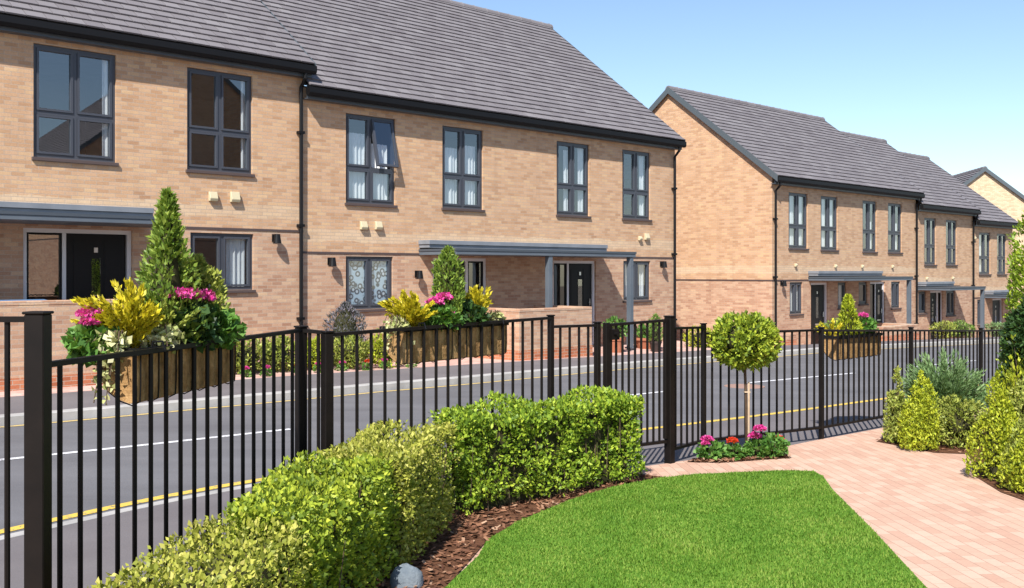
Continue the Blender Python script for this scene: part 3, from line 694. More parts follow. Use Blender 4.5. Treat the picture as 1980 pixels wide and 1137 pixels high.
def house(name, label, s0, s1, D, zf, wins, doors=(), cans=(), pipes=(), lamps=(), vents=(), over=(.06, .1), barge=(True, True), eave=(None, None), mats='brick', group='brick houses along the street', loc=None, rz=TH):
    """local frame: x along the street from s0, y back into the house, z from its floor"""
    x, y = W(s0, 0) if loc is None else loc
    h = empty(name, (x, y, zf), rz); tag(h, label, 'house', group); Lx = s1-s0
    ops = [(a-s0, b-s0, c-zf, d-zf) for (a, b, c, d, *_) in wins]+[(a-s0, b-s0, 0, d-zf) for (a, b, d, *_) in doors]
    xs = sorted({0, Lx}|{v for o in ops for v in o[:2]}); zs = sorted({-1.0, 5.3}|{v for o in ops for v in o[2:]})
    mb = MB()
    for a, b in zip(xs, xs[1:]):
        for c, d in zip(zs, zs[1:]):
            if any(o[0]-1e-5 < a and b < o[1]+1e-5 and o[2]-1e-5 < c and d < o[3]+1e-5 for o in ops): continue
            mb.face([(a, 0, c), (b, 0, c), (b, 0, d), (a, 0, d)])
    for (a, b, c, d) in ops:
        for q in ([(a, 0, c), (a, .14, c), (a, .14, d), (a, 0, d)], [(b, .14, c), (b, 0, c), (b, 0, d), (b, .14, d)], [(a, 0, d), (a, .14, d), (b, .14, d), (b, 0, d)], [(a, .14, c), (a, 0, c), (b, 0, c), (b, .14, c)]): mb.face(q)
    zr_ = roof_z(D/2)-.05
    for xx in (0, Lx): mb.face([(xx, 0, -1), (xx, 0, 5.3), (xx, 0, roof_z(0)-.05), (xx, D/2, zr_), (xx, D, roof_z(0)-.05), (xx, D, -1)])
    mb.face([(0, D, -1), (Lx, D, -1), (Lx, D, roof_z(0)-.05), (0, D, roof_z(0)-.05)])
    wl = mb.build('wall', M[mats], h, fix=False)
    # projecting string course at the first-floor line, wrapping the left gable
    sc = MB(); sc.box(-.012, -.012, 2.115, Lx+.0, -.002, 2.175)
    if barge[0]: sc.box(-.014, -.002, 2.115, -.002, D, 2.175)
    segs = sorted((o[0], o[1]) for o in ops if o[2] < 2.17 and o[3] > 2.11)
    sc2 = MB(); cur_ = -.012
    for a, b in segs+[(Lx, Lx)]:
        if a-.001 > cur_: sc2.box(cur_, -.011, 2.15, a-.001, -.002, 2.19)
        cur_ = max(cur_, b+.001)
    if barge[0]: sc2.box(-.012, -.0015, 2.15, -.002, D, 2.19)
    sc2.build('string_course', M['sill'], h)
    it = MB()
    for z in (-.02, 2.58, 5.06): it.box(.05, .15, z, Lx-.05, D-.05, z+.06)
    it.box(.05, 3.2, .06, Lx-.05, 3.25, 5.0); k = max(1, int(Lx/2.9))
    for i in range(1, k+1): it.box(Lx*i/(k+1)-.05, .2, .05, Lx*i/(k+1)+.05, 3.19, 5.05)
    it.build('interior', M['room'], h)
    tm = MB(); tiles(tm, -over[0], Lx+over[1], D); rf = tm.build('roof', [M['tile'], M['under']], h, fix=False)
    rm = MB(); xx = -over[0]
    while xx < Lx+over[1]-.05:
        e = min(xx+.45, Lx+over[1]); rm.tube([(xx, D/2, roof_z(D/2)-.035), (xx+.41, D/2, roof_z(D/2)-.035), (e-.004, D/2, roof_z(D/2)-.028)], [.125, .125, .132], 12); xx += .45
    rm.build('ridge', M['tile'], rf)
    fa = MB(); fa.box(-over[0]+.01, -.165, 5.065, Lx+over[1]-.01, -.14, 5.325); fa.box(-over[0]+.012, -.139, 5.065, Lx+over[1]-.012, -.002, 5.085); fa.build('fascia', M['fascia'], h)
    gu = MB(); gu.prism([(-.166, 5.27), (-.295, 5.27), (-.295, 5.17), (-.265, 5.12), (-.2, 5.12), (-.166, 5.16)], 'x', -over[0]-.02, Lx+over[1]+.02); gu.build('gutter', M['black'], h)
    for side, on in ((0, barge[0]), (1, barge[1])):
        if not on: continue
        bg = MB()
        bx = (-over[0]-.022, -over[0]-.001) if side == 0 else (Lx+over[1]+.001, Lx+over[1]+.022)
        y0 = TIP_Y+.0
        prof = [(y0, roof_z(y0)-.17), (y0, roof_z(y0)+.03), (D/2, roof_z(D/2)+.05), (D-y0, roof_z(y0)+.03), (D-y0, roof_z(y0)-.17), (D/2, roof_z(D/2)-.17)]
        bg.prism(prof, 'x', *bx)
        ex = (-over[0], -.001) if side == 0 else (Lx+.001, Lx+over[1])
        bg.prism([(y0+.02, roof_z(y0)-.14), (y0+.02, roof_z(y0)-.11), (D/2, roof_z(D/2)-.11), (D/2, roof_z(D/2)-.14)], 'x', *ex)
        bg.build('bargeboard', M['barge'], h)
    for w in wins: window(h, w[0]-s0, w[1]-s0, w[2]-zf, w[3]-zf, **(w[4] if len(w) > 4 else {}))
    for d in doors: door(h, d[0]-s0, d[1]-s0, d[2]-zf, d[3]-s0, d[4]-s0, d[5] if len(d) > 5 else None)
    for c in cans: canopy(h, c[0]-s0, c[1]-s0, [p-s0 for p in c[2]], None if c[3] is None else c[3]-s0, c[4] if len(c) > 4 else 1.2)
    for p in pipes: downpipe(h, p-s0)
    for l in lamps: lamp(h, l[0]-s0, l[1]-zf)
    for v in vents: vent(h, v[0]-s0, v[1]-zf, v[2] if len(v) > 2 else .15)
    return h
FULL = [(.08, .46, .03, .97), (.54, .93, .03, .97)]
house('terraced_house', 'tall brick house nearest the viewer, its grey porch canopy cut by the left edge', -1.2, 10.06, 9.74, .39,
      [(5.23, 6.52, 3.59, 5.37, dict(curtains=[(.86, .95, .03, .97)])), (7.75, 9.0, 3.57, 5.35, dict(curtains=[(.88, .96, .03, .97)], )), (7.81, 9.02, 1.47, 2.48, dict(transom=None, curtains=[(.62, .92, .03, .97)])),
       (1.6, 2.9, 3.58, 5.36), (.2, 1.4, 1.47, 2.48, dict(transom=None))],
      doors=[(5.08, 6.79, 2.48, 5.74, 6.70, 'l')], cans=[(1.2, 7.04, (), 7.0)], pipes=[9.97], lamps=[(9.44, 2.42)], vents=[(8.14, 3.04), (8.55, 3.04, .17)], over=(.06, .1), barge=(True, True))
house('terraced_house', 'long brick house with two black doors under one grey canopy and an upstairs window ajar', 10.06, 21.5, 9.74, -.01,
      [(11.02, 12.22, 3.15, 4.91, dict(curtains=[(.1, .44, .05, .8), (.56, .9, .05, .7)], opened=(1, 1))), (13.46, 14.62, 3.16, 4.91, dict(curtains=[(.1, .44, .03, .75), (.58, .9, .05, .8)])),
       (16.95, 18.1, 3.15, 4.90, dict(curtains=[(.34, .46, .03, .9), (.78, .93, .03, .97)])), (19.34, 20.46, 3.15, 4.90, dict(curtains=[(.72, .93, .03, .95)])),
       (11.02, 12.16, 1.05, 2.10, dict(transom=None, lace=True)), (19.38, 20.46, 1.06, 2.07, dict(transom=None, curtains=[(.1, .35, .03, .97), (.7, .93, .03, .97)]))],
      doors=[(13.2, 14.74, 2.09, 13.27, 14.16, 'r'), (16.84, 18.34, 2.06, 17.42, 18.27, 'l')], cans=[(12.83, 18.42, (15.55, 18.3), 18.36)], pipes=[21.4],
      lamps=[(10.64, 2.0), (12.76, 1.75), (20.9, 2.0)], vents=[(11.34, 2.63), (11.7, 2.64), (19.95, 2.6, .1), (20.2, 2.62)], over=(.02, .1), barge=(False, True))
g1 = dict(transom=None, curtains=[(.1, .9, .03, .97)])
house('terraced_house', 'brick house with a broad bare gable wall facing the gap between two rows', 26.26, 35.9, 7.66, -.64,
      [(27.19, 28.31, 2.52, 4.24, dict(curtains=FULL)), (29.11, 30.19, 2.5, 4.23, dict(curtains=[(.1, .44, .03, .97), (.62, .93, .03, .97)])), (31.87, 32.87, 2.48, 4.22, dict(curtains=[(.56, .9, .03, .6)])), (33.71, 34.78, 2.48, 4.22, dict(curtains=[(.56, .9, .03, .6)])),
       (27.25, 28.0, .48, 1.47, g1), (30.2, 30.75, .6, 1.44, dict(transom=None, cols=1, curtains=[(.1, .9, .03, .97)])), (31.6, 32.2, .7, 1.44, dict(transom=None, cols=1)), (33.95, 34.65, .5, 1.44, g1)],
      doors=[(28.5, 29.56, 1.44, 28.57, 29.46), (32.4, 33.5, 1.44, 32.9, 33.44, 'l')], cans=[(28.34, 33.05, (32.93,), 32.6)], pipes=[26.34, 35.82], lamps=[(26.75, 1.45)],
      vents=[(27.5, 1.95, .09), (29.95, 1.93, .09), (31.75, 1.93, .09), (33.95, 1.93, .09)], over=(.1, .08), barge=(True, True))
house('terraced_house', 'narrow brick house stepping down beyond the broad gable, two dark upper windows', 35.9, 41.0, 7.66, -1.04,
      [(36.6, 37.6, 2.06, 3.81, dict(curtains=[(.1, .3, .03, .5)])), (38.48, 39.47, 2.06, 3.8, dict(curtains=[(.1, .3, .03, .5)])), (36.1, 36.75, .25, 1.06, dict(transom=None, cols=1)), (38.5, 39.3, .1, 1.06, g1)],
      doors=[(37.1, 38.2, 1.06, 37.15, 37.8, 'r')], cans=[(36.0, 39.2, (39.1,), 38.4)], pipes=[40.9], vents=[(36.7, 1.5, .09), (39.0, 1.5, .09)], over=(.02, .08), barge=(False, True))
house('terraced_house', 'last and lowest brick house of the row, half behind the bright conifer', 41.0, 45.2, 7.66, -1.44,
      [(41.62, 42.79, 1.69, 3.4, dict(curtains=[(.3, .5, .03, .97)])), (43.5, 44.5, 1.69, 3.4), (41.45, 42.15, -.35, .66, g1)],
      doors=[(43.0, 44.1, .66, 43.1, 44.0)], cans=[(42.2, 44.8, (), 44.6)], vents=[(41.1, 3.1, .1)], over=(.02, .1), barge=(False, True))
house('detached_house', 'pale gabled house seen far off over the lowest roof', 0, 12, 8.0, -1.55, [], cans=(), loc=(27.9, 50.0), rz=R(83.8), over=(.12, .1), mats='brickpale', group=None)

house('gabled_house', 'gabled brick house on the near side of the road, mirrored in the upstairs windows', 0, 11, 12.4, 1.0, [], loc=W(14.6, 25.5), rz=TH-R(90), over=(.1, .1), group=None)
# low front walls
def low_wall(label, s0, s1, t, ztop, zbot, ret):
    x, y = W(s0, t); h = empty('garden_wall', (x, y, zbot), TH); tag(h, label, 'wall', 'low brick walls in front of the porches')
    H = ztop-zbot; Lx = s1-s0; m = MB(); m.box(0, 0, .16, Lx, .215, H-.065)
    for rx in ret: m.box(rx, .216, .16, rx+.215, t-.15, H-.065)
    m.build('wall', M['brick'], h)
    b = MB(); b.box(-.012, -.012, -.3, Lx+.012, .227, .158)
    for rx in ret: b.box(rx-.012, .2275, -.3, rx+.227, t-.15, .158)
    b.build('base_course', M['brickred'], h)
    c = MB(); c.box(-.006, -.006, H-.064, Lx+.006, .221, H)
    for rx in ret: c.box(rx-.006, .2215, H-.064, rx+.221, t-.15, H)
    c.build('coping', M['brickred'] if False else M['brick'], h, bevel=.008)
low_wall('low brick wall standing before the nearest porch, red band at its foot', 1.6, 7.5, 1.35, 1.38, .13, (0, 5.685))
low_wall('low brick wall before the right-hand door of the two-door house', 14.05, 16.25, 1.75, 1.03, .02, (0, 1.985))
low_wall('low brick wall behind the smallest fence basket, at the house with the bare gable', 30.1, 32.6, 1.6, .05, -.40, (0, 2.285))
low_wall('very low red edging wall at the foot of the bare gable', 22.9, 25.6, 1.2, .02, -.32, ())
x, y = W(4.7, .75); bn = empty('wheeled_bin', (x, y, .3), TH); tag(bn, 'wheeled bin with a blue lid showing over the low wall at the left edge', 'bin')
m = MB(); m.prism([(-.25, 0), (.25, 0), (.29, .98), (-.29, .98)], 'x', -.45, .45); m.build('bin_body', M['darkpot'], bn, bevel=.01)
m = MB(); m.prism([(-.32, .985), (.31, .985), (.31, 1.03), (.1, 1.085), (-.24, 1.06), (-.33, 1.01)], 'x', -.48, .48); m.build('lid', M['cartop'], bn, bevel=.012)
m = MB()
for q in (-.36, .36): m.tube([(q-.03, .27, .1), (q+.03, .27, .1)], .1, 14)
m.build('wheel', M['black'], bn)

# ------------------------------------------------------------------ railings
def fence(label, runs, posts):
    bx, by = runs[0][0]; z0 = zg(ST(bx, by)[0]); o = empty('metal_railing', (bx, by, z0)); tag(o, label, 'railing', 'black metal railings along the pavement')
    for (a, b, za, zb, n) in runs: panel(o, a, b, za, zb, n)
    for (p, zt, w) in posts:
        m = MB(); zb = zg(ST(*p)[0])-.05; m.box(-w/2, -w/2, zb-z0, w/2, w/2, zt-z0); m.box(-w/2-.006, -w/2-.006, zt-z0+.0005, w/2+.006, w/2+.006, zt-z0+.012)
        q = m.build('post', M['fence'], o, (p[0]-bx, p[1]-by, 0), bevel=.004); q.rotation_euler = (0, 0, 0 if zt > 1.5 else TH)
    return o
def panel(o, a, b, za, zb, n, zlow=None, bot=.12):
    ox, oy, oz = o.location; a, b = Vector(a), Vector(b); d = (b-a); m = MB(); m.beam((a.x-ox, a.y-oy, za-oz-.01), (b.x-ox, b.y-oy, zb-oz-.01), .04, .022); m.build('rail', M['fence'], o)
    ga, gb = zg(ST(*a)[0]), zg(ST(*b)[0])
    m = MB(); m.beam((a.x-ox, a.y-oy, ga+bot-oz), (b.x-ox, b.y-oy, gb+bot-oz), .04, .025); m.build('rail', M['fence'], o)
    h0 = (za+zb)/2-(ga+gb)/2-bot-.03; me = None
    for i in range(1, n+1):
        f = i/(n+1); p = a+d*f; zt = za+(zb-za)*f-.02; zl = ga+(gb-ga)*f+bot+.0125
        if me is None:
            m = MB(); m.tube([(0, 0, 0), (0, 0, 1)], .0115, 8); bo = m.build('bar', M['fence'], o, smooth=False); me = bo.data
        else:
            bo = bo.copy(); COL.objects.link(bo); bo.parent = o
        bo.location = (p.x-ox, p.y-oy, zl-oz); bo.scale = (1, 1, zt-zl)
W_ = lambda p, q, f: (p[0]+(q[0]-p[0])*f, p[1]+(q[1]-p[1])*f)
fence('black railing from the left edge to the gate, bent at its tall double post',
      [((-3.6, P1[1]), P1, 1.62, 1.62, 13), (P1, P582, 1.435, 1.43, 18), (P582, P632, 1.43, 1.415, 2), (P632, P1065, 1.402, 1.42, 18), (P1065, P1155, 1.345, 1.345, 4)],
      [(P1, 1.63, .078), (P582, 1.437, .06), (P632, 1.405, .062), (P1065, 1.425, .045), (P1155, 1.355, .047)])
fence('black railing on the far side of the gate, sloping down behind the lollipop tree',
      [(P1295, P1357, 1.29, 1.27, 5), (P1357, P1585, 1.21, 1.19, 14), (P1585, P1760, 1.185, 1.10, 17), (P1760, P1890, 1.10, 1.01, 16), (P1890, P2000, 1.01, .95, 16)],
      [(P1295, 1.385, .072), (P1357, 1.29, .042), (P1585, 1.20, .045), (P1760, 1.12, .045), (P1890, 1.03, .045), (P2000, .95, .045)])
g = empty('garden_gate', (*P1172, zg(6.4))); tag(g, 'narrow black barred gate between the two stretches of railing', 'gate')
gA, gB = W_(P1172, P1295, .05), W_(P1172, P1295, .93)
panel(g, gA, gB, 1.345, 1.365, 8, bot=.20)
for nm, p, zt, zb, w in (('post', P1172, 1.355, 0, .047), ('stile', gA, 1.345, .22, .035), ('stile', gB, 1.365, .22, .035)):
    m = MB(); z0 = g.location.z; m.box(-w/2, -w/2, zb-(.03 if not zb else 0), w/2, w/2, zt-z0); q = m.build(nm, M['fence'], g, (p[0]-P1172[0], p[1]-P1172[1], 0), bevel=.004); q.rotation_euler = (0, 0, R(36))
m = MB(); p = gA; m.box(-.02, -.05, 1.15, .07, .05, 1.24); m.tube([(.02, -.09, 1.2), (.02, .09, 1.2)], .018, 10); q = m.build('latch', M['fence'], g, (p[0]-P1172[0], p[1]-P1172[1], 0)); q.rotation_euler = (0, 0, R(36))
m = MB(); p = gB; m.tube([(.05, 0, .98), (.05, 0, 1.08)], .025, 10); m.tube([(.05, 0, .3), (.05, 0, .4)], .025, 10); q = m.build('hinge', M['fence'], g, (p[0]-P1172[0], p[1]-P1172[1], 0)); q.rotation_euler = (0, 0, R(36))

# ------------------------------------------------------------------ basket planters hooked over the railing
def basket(label, p, q, z, depth=.26, hgt=.26):
    p, q = Vector(p), Vector(q); d = (q-p); Lx = d.length; ang = math.atan2(d.y, d.x)
    o = empty('hayrack_basket', (p.x, p.y, z), ang); tag(o, label, 'hanging basket', 'coir lined baskets hooked on the railing')
    prof = [(.03, 0), (.03, -.09), (.03, -.17), (.034, -hgt+.012), (.07, -hgt), (.13, -hgt*.93), (.19, -hgt*.76), (.235, -hgt*.5), (depth-.005, -hgt*.24), (depth, 0)]
    mb = MB(); nx = int(Lx/.04); k = len(prof)
    for i in range(nx+1):
        x = Lx*i/nx; e = min(1, .82+min(x, Lx-x)*3.5)
        for j, (yy, zz) in enumerate(prof):
            bulge = .0012*math.sin(x*23+j)+random.uniform(-.0008, .0008)
            mb.v.append((x, .03+(yy-.03)*(.93+.07*e)+bulge*(.4 if j < 4 else 1), zz*(.9+.1*e)+bulge*.4*(j > 2)))
    for i in range(nx):
        for j in range(k-1):
            a = i*k+j; mb.f.append((a, a+1, a+k+1, a+k)); mb.m.append(0)
    mb.f.append(tuple(range(k))); mb.m.append(0); mb.f.append(tuple(range(nx*k, nx*k+k))); mb.m.append(0)
    mb.build('liner', M['coir'], o, smooth=False)
    r = MB(); r.box(-.008, .018, -.028, Lx+.008, .03, .006); r.box(-.008, depth, -.022, Lx+.008, depth+.01, .006)
    r.box(-.012, .031, -.022, -.002, depth-.001, .006); r.box(Lx+.002, .031, -.022, Lx+.012, depth-.001, .006); r.build('rim', M['black'], o)
    w = MB(); n = int(Lx/.16)
    for i in range(n+1):
        x = .02+(Lx-.04)*i/n; pts = [(x, max(.022, yy-.006) if j < 4 else yy+.006*(1 if j > 5 else 0), zz-(.007 if j > 3 else 0)) for j, (yy, zz) in enumerate(prof)]
        w.tube(pts, .0035, 5)
    for hx in (.12*Lx, .88*Lx): w.tube([(hx, .025, 0), (hx, .02, .03), (hx, -.03, .032), (hx, -.045, -.01)], .006, 6)
    w.build('wire_rib', M['black'], o)
    s = MB(); s.box(.01, .04, -.05, Lx-.01, depth-.015, -.028); s.build('compost', M['soil'], o)
    def at(lx, ly, lz=0):
        u = d.normalized(); nrm = Vector((-u.y, u.x)); r = p+u*lx+nrm*ly; return (r.x, r.y, z-.03+lz)
    return at
dA = (P582[0]-P1[0], P582[1]-P1[1])
at1 = basket('largest coir basket, on the railing beside the left post', W_(P1, P582, .29), W_(P1, P582, .675), 1.432)
at2 = basket('longest coir basket, on the railing before the two-door house', W_(P632, P1065, .30), W_(P632, P1065, .775), 1.40)
at3 = basket('small far coir basket on the sloping railing beyond the lollipop tree', W(10.08, 10.98), W(11.06, 10.98), 1.085)
BG = 'plants in the railing baskets'
round_plant('conical_conifer', 'pointed green conifer, tall centre of the largest basket', 'conifer', at1(.46, .15), .18, .18, .78, L['conifer2'], 3900, (.025, .05), .4, .7, .3, shape='cone', seed=3, group=BG)
spray_plant('golden_shrub', 'feathery golden shrub arching from the left end of the largest basket', 'shrub', at1(.16, .17), 46, .20, .40, L['yellow'], (-.05, -.03), (.025, .045), 120, BG)
spray_plant('golden_shrub', 'dull golden shrub low in the middle of the largest basket', 'shrub', at1(.34, .12), 26, .2, .38, L['golddull'], (-.02, -.03), (.02, .04), 80, BG)
round_plant('golden_shrub', 'rounded yellow green shrub filling the far end of the largest basket', 'shrub', at1(.76, .15), .13, .15, .45, L['golddull'], 2600, (.025, .045), .5, .5, .2, shape='egg', seed=5, group=BG)
round_plant('geranium', 'pink geranium spilling over the left end of the largest basket', 'flower', at1(-.02, .25, -.02), .10, .10, .16, L['green'], 420, (.04, .06), .9, .3, .2, seed=6, stem=True, group=BG, flowers=[(-.02, .0, .22, .05, 'pink'), (-.04, -.03, .18, .04, 'pink'), (.1, .06, .13, .025, 'red')], inner=.4)
round_plant('geranium', 'dark leaved geranium with a wide pink head, middle of the largest basket', 'flower', at1(.56, .09), .17, .12, .22, L['dark'], 700, (.04, .07), .85, .3, .25, seed=7, group=BG, inner=.5)
def stems(o, pts):
    m = MB()
    for p in pts: m.tube([(0, 0, -.02), (p[0]*.6, p[1]*.6, p[2]*.6), p], .003, 5)
    m.build('stem', L['conifer'], o, fix=False)
_e = empty('geranium', at1(.5, .04, .0)); tag(_e, 'broad bright pink geranium head at the foot of the pointed conifer', 'flower', BG)
add_flowers(_e, [(0, 0, .27, .06, 'pink'), (-.03, -.08, .28, .05, 'pink'), (.04, .07, .265, .055, 'pink')])
stems(_e, [(0, 0, .27), (-.03, -.08, .28), (.04, .07, .265)])
round_plant('geranium', 'leafy green geranium without blooms along the fence side of the largest basket', 'flower', at1(.74, .07), .16, .11, .19, L['green'], 520, (.04, .06), .9, .3, .25, seed=8, group=BG, inner=.4)
def trailing(name, label, pos, n, out, drop, mat, seed, d=(0, 0)):
    o = empty(name, pos); tag(o, label, 'ivy', BG); r = np.random.default_rng(seed); Ps, As = [], []; m = MB()
    for i in range(n):
        a = r.uniform(0, 6.28); q = out*r.uniform(.3, 1); tip = np.array([math.cos(a)*q+d[0]*r.uniform(.2, 1), math.sin(a)*q+d[1]*r.uniform(.2, 1), -drop*r.uniform(-.2, 1)])
        mid = np.array([tip[0]*.6, tip[1]*.6, .09]); u = r.uniform(.1, 1, 26)[:, None]; Ps.append(2*u*(1-u)*mid+u*u*tip+r.normal(0, .012, (26, 3))); As.append(r.normal(0, 1, (26, 3))+np.array([0, 0, .3]))
        m.tube([(0, 0, 0), tuple(mid), tuple(tip)], .003, 4)
    P, A = np.concatenate(Ps), np.concatenate(As); ln = r.uniform(.025, .045, len(P)); leaves('foliage', P, A, ln, ln*.8, mat, o); m.build('stem', L['twig'], o, fix=False)
trailing('variegated_ivy', 'cream variegated ivy trailing over the left end of the largest basket', at1(.04, .13, .03), 24, .11, .26, L['varieg'], 1, (-.07, -.07))
trailing('variegated_ivy', 'cream variegated ivy tumbling over the fence side of the largest basket', at1(.26, .06, .05), 20, .14, .06, L['varieg'], 2)
# second basket
round_plant('conical_conifer', 'slim upright green conifer in the longest basket', 'conifer', at2(.60, .15),   .105, .105, .58, L['conifer2'], 2000, (.025, .05), .4, .8, .12, shape='column', seed=13, group=BG)
spray_plant('golden_shrub', 'bright yellow shrub at the left end of the longest basket', 'shrub', at2(.22, .16), 46, .2, .32, L['yellow'], (-.03, -.02), (.025, .045), 110, BG)
spray_plant('golden_shrub', 'yellow shrub at the gate end of the longest basket', 'shrub', at2(.93, .15), 36, .15, .36, L['yellow'], (.02, .03), (.025, .045), 100, BG)
round_plant('geranium', 'green geranium with slanting pink head beside the slim conifer', 'flower', at2(.44, .1), .15, .12, .17, L['green'], 460, (.04, .06), .9, .3, .25, seed=14, group=BG, inner=.4, flowers=[(-.03, .0, .2, .055, 'pink'), (.05, .03, .235, .055, 'pink'), (.08, -.04, .13, .03, 'pink')])
round_plant('geranium', 'low dark leafy clump between the conifer and the gate end shrub', 'flower', at2(.8, .1), .15, .11, .17, L['dark'], 420, (.04, .06), .8, .3, .25, seed=15, group=BG, inner=.45)
trailing('variegated_ivy', 'cream ivy at the left end of the longest basket', at2(.06, .12, .03), 14, .12, .16, L['varieg'], 3, (-.08, -.04))
trailing('variegated_ivy', 'cream ivy at the gate end of the longest basket', at2(1.14, .12, .03), 10, .1, .05, L['varieg'], 4)
# third basket
round_plant('conical_conifer', 'small yellow green cone in the far basket', 'conifer', at3(.42, .14), .14, .14, .45, L['gold'], 1300, (.03, .05), .45, .7, .15, shape='cone', seed=23, group=BG)
spray_plant('golden_shrub', 'small yellow shrub at the near end of the far basket', 'shrub', at3(.1, .17), 16, .17, .24, L['yellow'], (-.05, 0), (.025, .045), 45, BG)
round_plant('geranium', 'green geranium with a round pink bloom in the far basket', 'flower', at3(.72, .13), .2, .12, .2, L['green'], 420, (.04, .06), .9, .3, .25, seed=24, group=BG, inner=.4, flowers=[(.0, -.02, .24, .05, 'pink'), (-.15, 0, .2, .03, 'red')])

# ------------------------------------------------------------------ garden planting
hedge('hedge', 'lush leafy hedge running from the gate, light green tufts on top', [(1.02, 8.34), (.76, 8.25), (.05, 7.565), (-.46, 7.085)], .215, .71, L['hedgelush'], 21000, 31, (.022, .044), .065, .06)
hedge('hedge', 'square clipped hedge with a pale trimmed top, in the bend of the railing', [(-.66, 6.86), (-.74, 6.3), (-.86, 5.62)], .28, .69, L['hedgedry'], 13500, 32, (.02, .036), .025)
hedge('hedge', 'bushy dark and lime hedge nearest the bark strip', [(-.93, 5.6), (-1.0, 5.0), (-1.09, 4.35)], .26, .66, L['hedge'], 18500, 33, (.02, .038), .045, .03)
hedge('hedge', 'yellowish clipped hedge end in the bottom left corner', [(-1.12, 4.33), (-1.2, 3.7), (-1.3, 2.9)], .25, .62, L['hedgedry'], 11000, 34, (.018, .034), .03)
# lollipop tree
tx, ty_ = 2.235, 9.5; tz = zg(ST(tx, ty_)[0]); t = empty('lollipop_tree', (tx, ty_, tz)); tag(t, 'lollipop tree with a ball of leaves on one thin stem, by the path', 'tree')
d = unit(rng.normal(size=(4800, 3))); dep = np.minimum(np.abs(rng.normal(0, .2, len(d))), .75); rad = 1-dep+lump(d, 3.4, .13, 41)
P = d*rad[:, None]*np.array([.30, .30, .272])+np.array([0, 0, 1.09]); k = lump(P, 13, 1, 43) > -.6; P, d = P[k], d[k]
ln = rng.uniform(.035, .06, len(P)); leaves('crown', P, d*.6+rng.normal(0, .55, P.shape)+np.array([0, 0, .25]), ln, ln*.6, L['hedge'], t)
blob_core('shade_core', L['core'], t, lambda an, v: (math.cos(an)*math.cos(math.pi*(v-.5))*.2, math.sin(an)*math.cos(math.pi*(v-.5))*.2, 1.1+math.sin(math.pi*(v-.5))*.17), 14, 8)  # dark ball inside the crown, shade put into its colour
m = MB(); m.tube([(0, 0, -.02), (.004, .002, .3), (-.004, 0, .6), (-.012, 0, .8), (-.008, 0, 1.05)], [.016, .014, .013, .014, .02], 8)
for a in range(6): m.tube([(-.01, 0, .83), (.09*math.cos(a*1.05), .09*math.sin(a*1.05), .98), (.17*math.cos(a*1.05), .17*math.sin(a*1.05), 1.15)], [.011, .007, .003], 5)
m.build('trunk', L['darkbark'], t, smooth=True)
m = MB(); m.tube([(.02, -.016, -.02), (.02, -.016, .70)], .0105, 8); m.box(-.02, -.024, .6, .034, .022, .612); m.build('support_stake', L['bark'], t)
FGp = 'flowers round the foot of the lollipop tree'
def gpos(x, y): return (x, y, zg(ST(x, y)[0])+.005)
round_plant('geranium', 'low geranium with a pink bloom, gate end of the tree bed', 'flower', gpos(1.86, 9.28), .13, .1, .15, L['green'], 330, (.035, .055), .85, .3, .2, seed=51, group=FGp, inner=.4, flowers=[(.06, 0, .19, .05, 'pink'), (.10, .02, .16, .035, 'pink')])
round_plant('geranium', 'small geranium with dark red bloom left of the stake', 'flower', gpos(2.06, 9.3), .11, .1, .12, L['green'], 260, (.035, .05), .85, .3, .2, seed=52, group=FGp, inner=.4, flowers=[(.0, .02, .17, .045, 'red')])
round_plant('geranium', 'geranium with two stacked pink blooms against the stake', 'flower', gpos(2.30, 9.36), .12, .1, .15, L['green'], 300, (.035, .055), .85, .3, .2, seed=53, group=FGp, inner=.4, flowers=[(.02, 0, .2, .055, 'pink'), (-.05, .04, .28, .05, 'pink')])
round_plant('geranium', 'broad green geranium with an orange red bloom at the path end of the bed', 'flower', gpos(2.48, 9.42), .16, .12, .2, L['green'], 420, (.035, .055), .85, .3, .2, seed=54, group=FGp, inner=.4, flowers=[(.09, -.02, .16, .04, 'red')])
# right bed
SG = 'golden conifers in the right bed'
round_plant('golden_conifer', 'rounded golden conifer at the corner of the path', 'conifer', gpos(4.07, 9.9), .185, .185, .76, L['gold'], 8500, (.022, .042), .45, .8, .12, shape='tufts', seed=61, group=SG)
round_plant('golden_conifer', 'smaller golden conifer tucked against the railing side of the corner one', 'conifer', gpos(3.98, 10.28), .12, .12, .76, L['golddull'], 3600, (.022, .042), .45, .8, .14, shape='tufts', seed=62, group=SG)
spray_plant('rosemary', 'feathery grey green bush standing behind the corner conifer', 'shrub', gpos(4.64, 10.7), 210, .44, 1.06, L['grey'], (0, 0), (.035, .065), 150, None, .22)
spray_plant('rosemary', 'small grey green tuft half hidden between the right conifers', 'shrub', gpos(5.05, 10.25), 40, .22, .8, L['grey'], (0, 0), (.03, .055), 80, None, .22)
round_plant('berberis', 'low brown green bush between the golden conifers', 'shrub', gpos(4.52, 10.05), .26, .24, .5, L['golddull'], 3000, (.025, .045), .5, .4, .2, seed=63)
round_plant('golden_conifer', 'bright golden conifer rising over its neighbours beside the path', 'conifer', gpos(4.08, 8.38), .20, .20, .88, L['gold'], 9500, (.022, .042), .45, .8, .12, shape='tufts', seed=64, group=SG)
round_plant('golden_conifer', 'squat golden conifer cut by the right edge', 'conifer', gpos(4.22, 7.95), .30, .28, .58, L['gold'], 10000, (.022, .042), .45, .7, .15, shape='tufts', seed=65, group=SG)
round_plant('golden_conifer', 'wide low golden conifer at the path edge before the bright one', 'conifer', gpos(4.12, 8.05), .20, .20, .54, L['golddull'], 6500, (.022, .042), .45, .7, .15, shape='tufts', seed=66, group=SG)
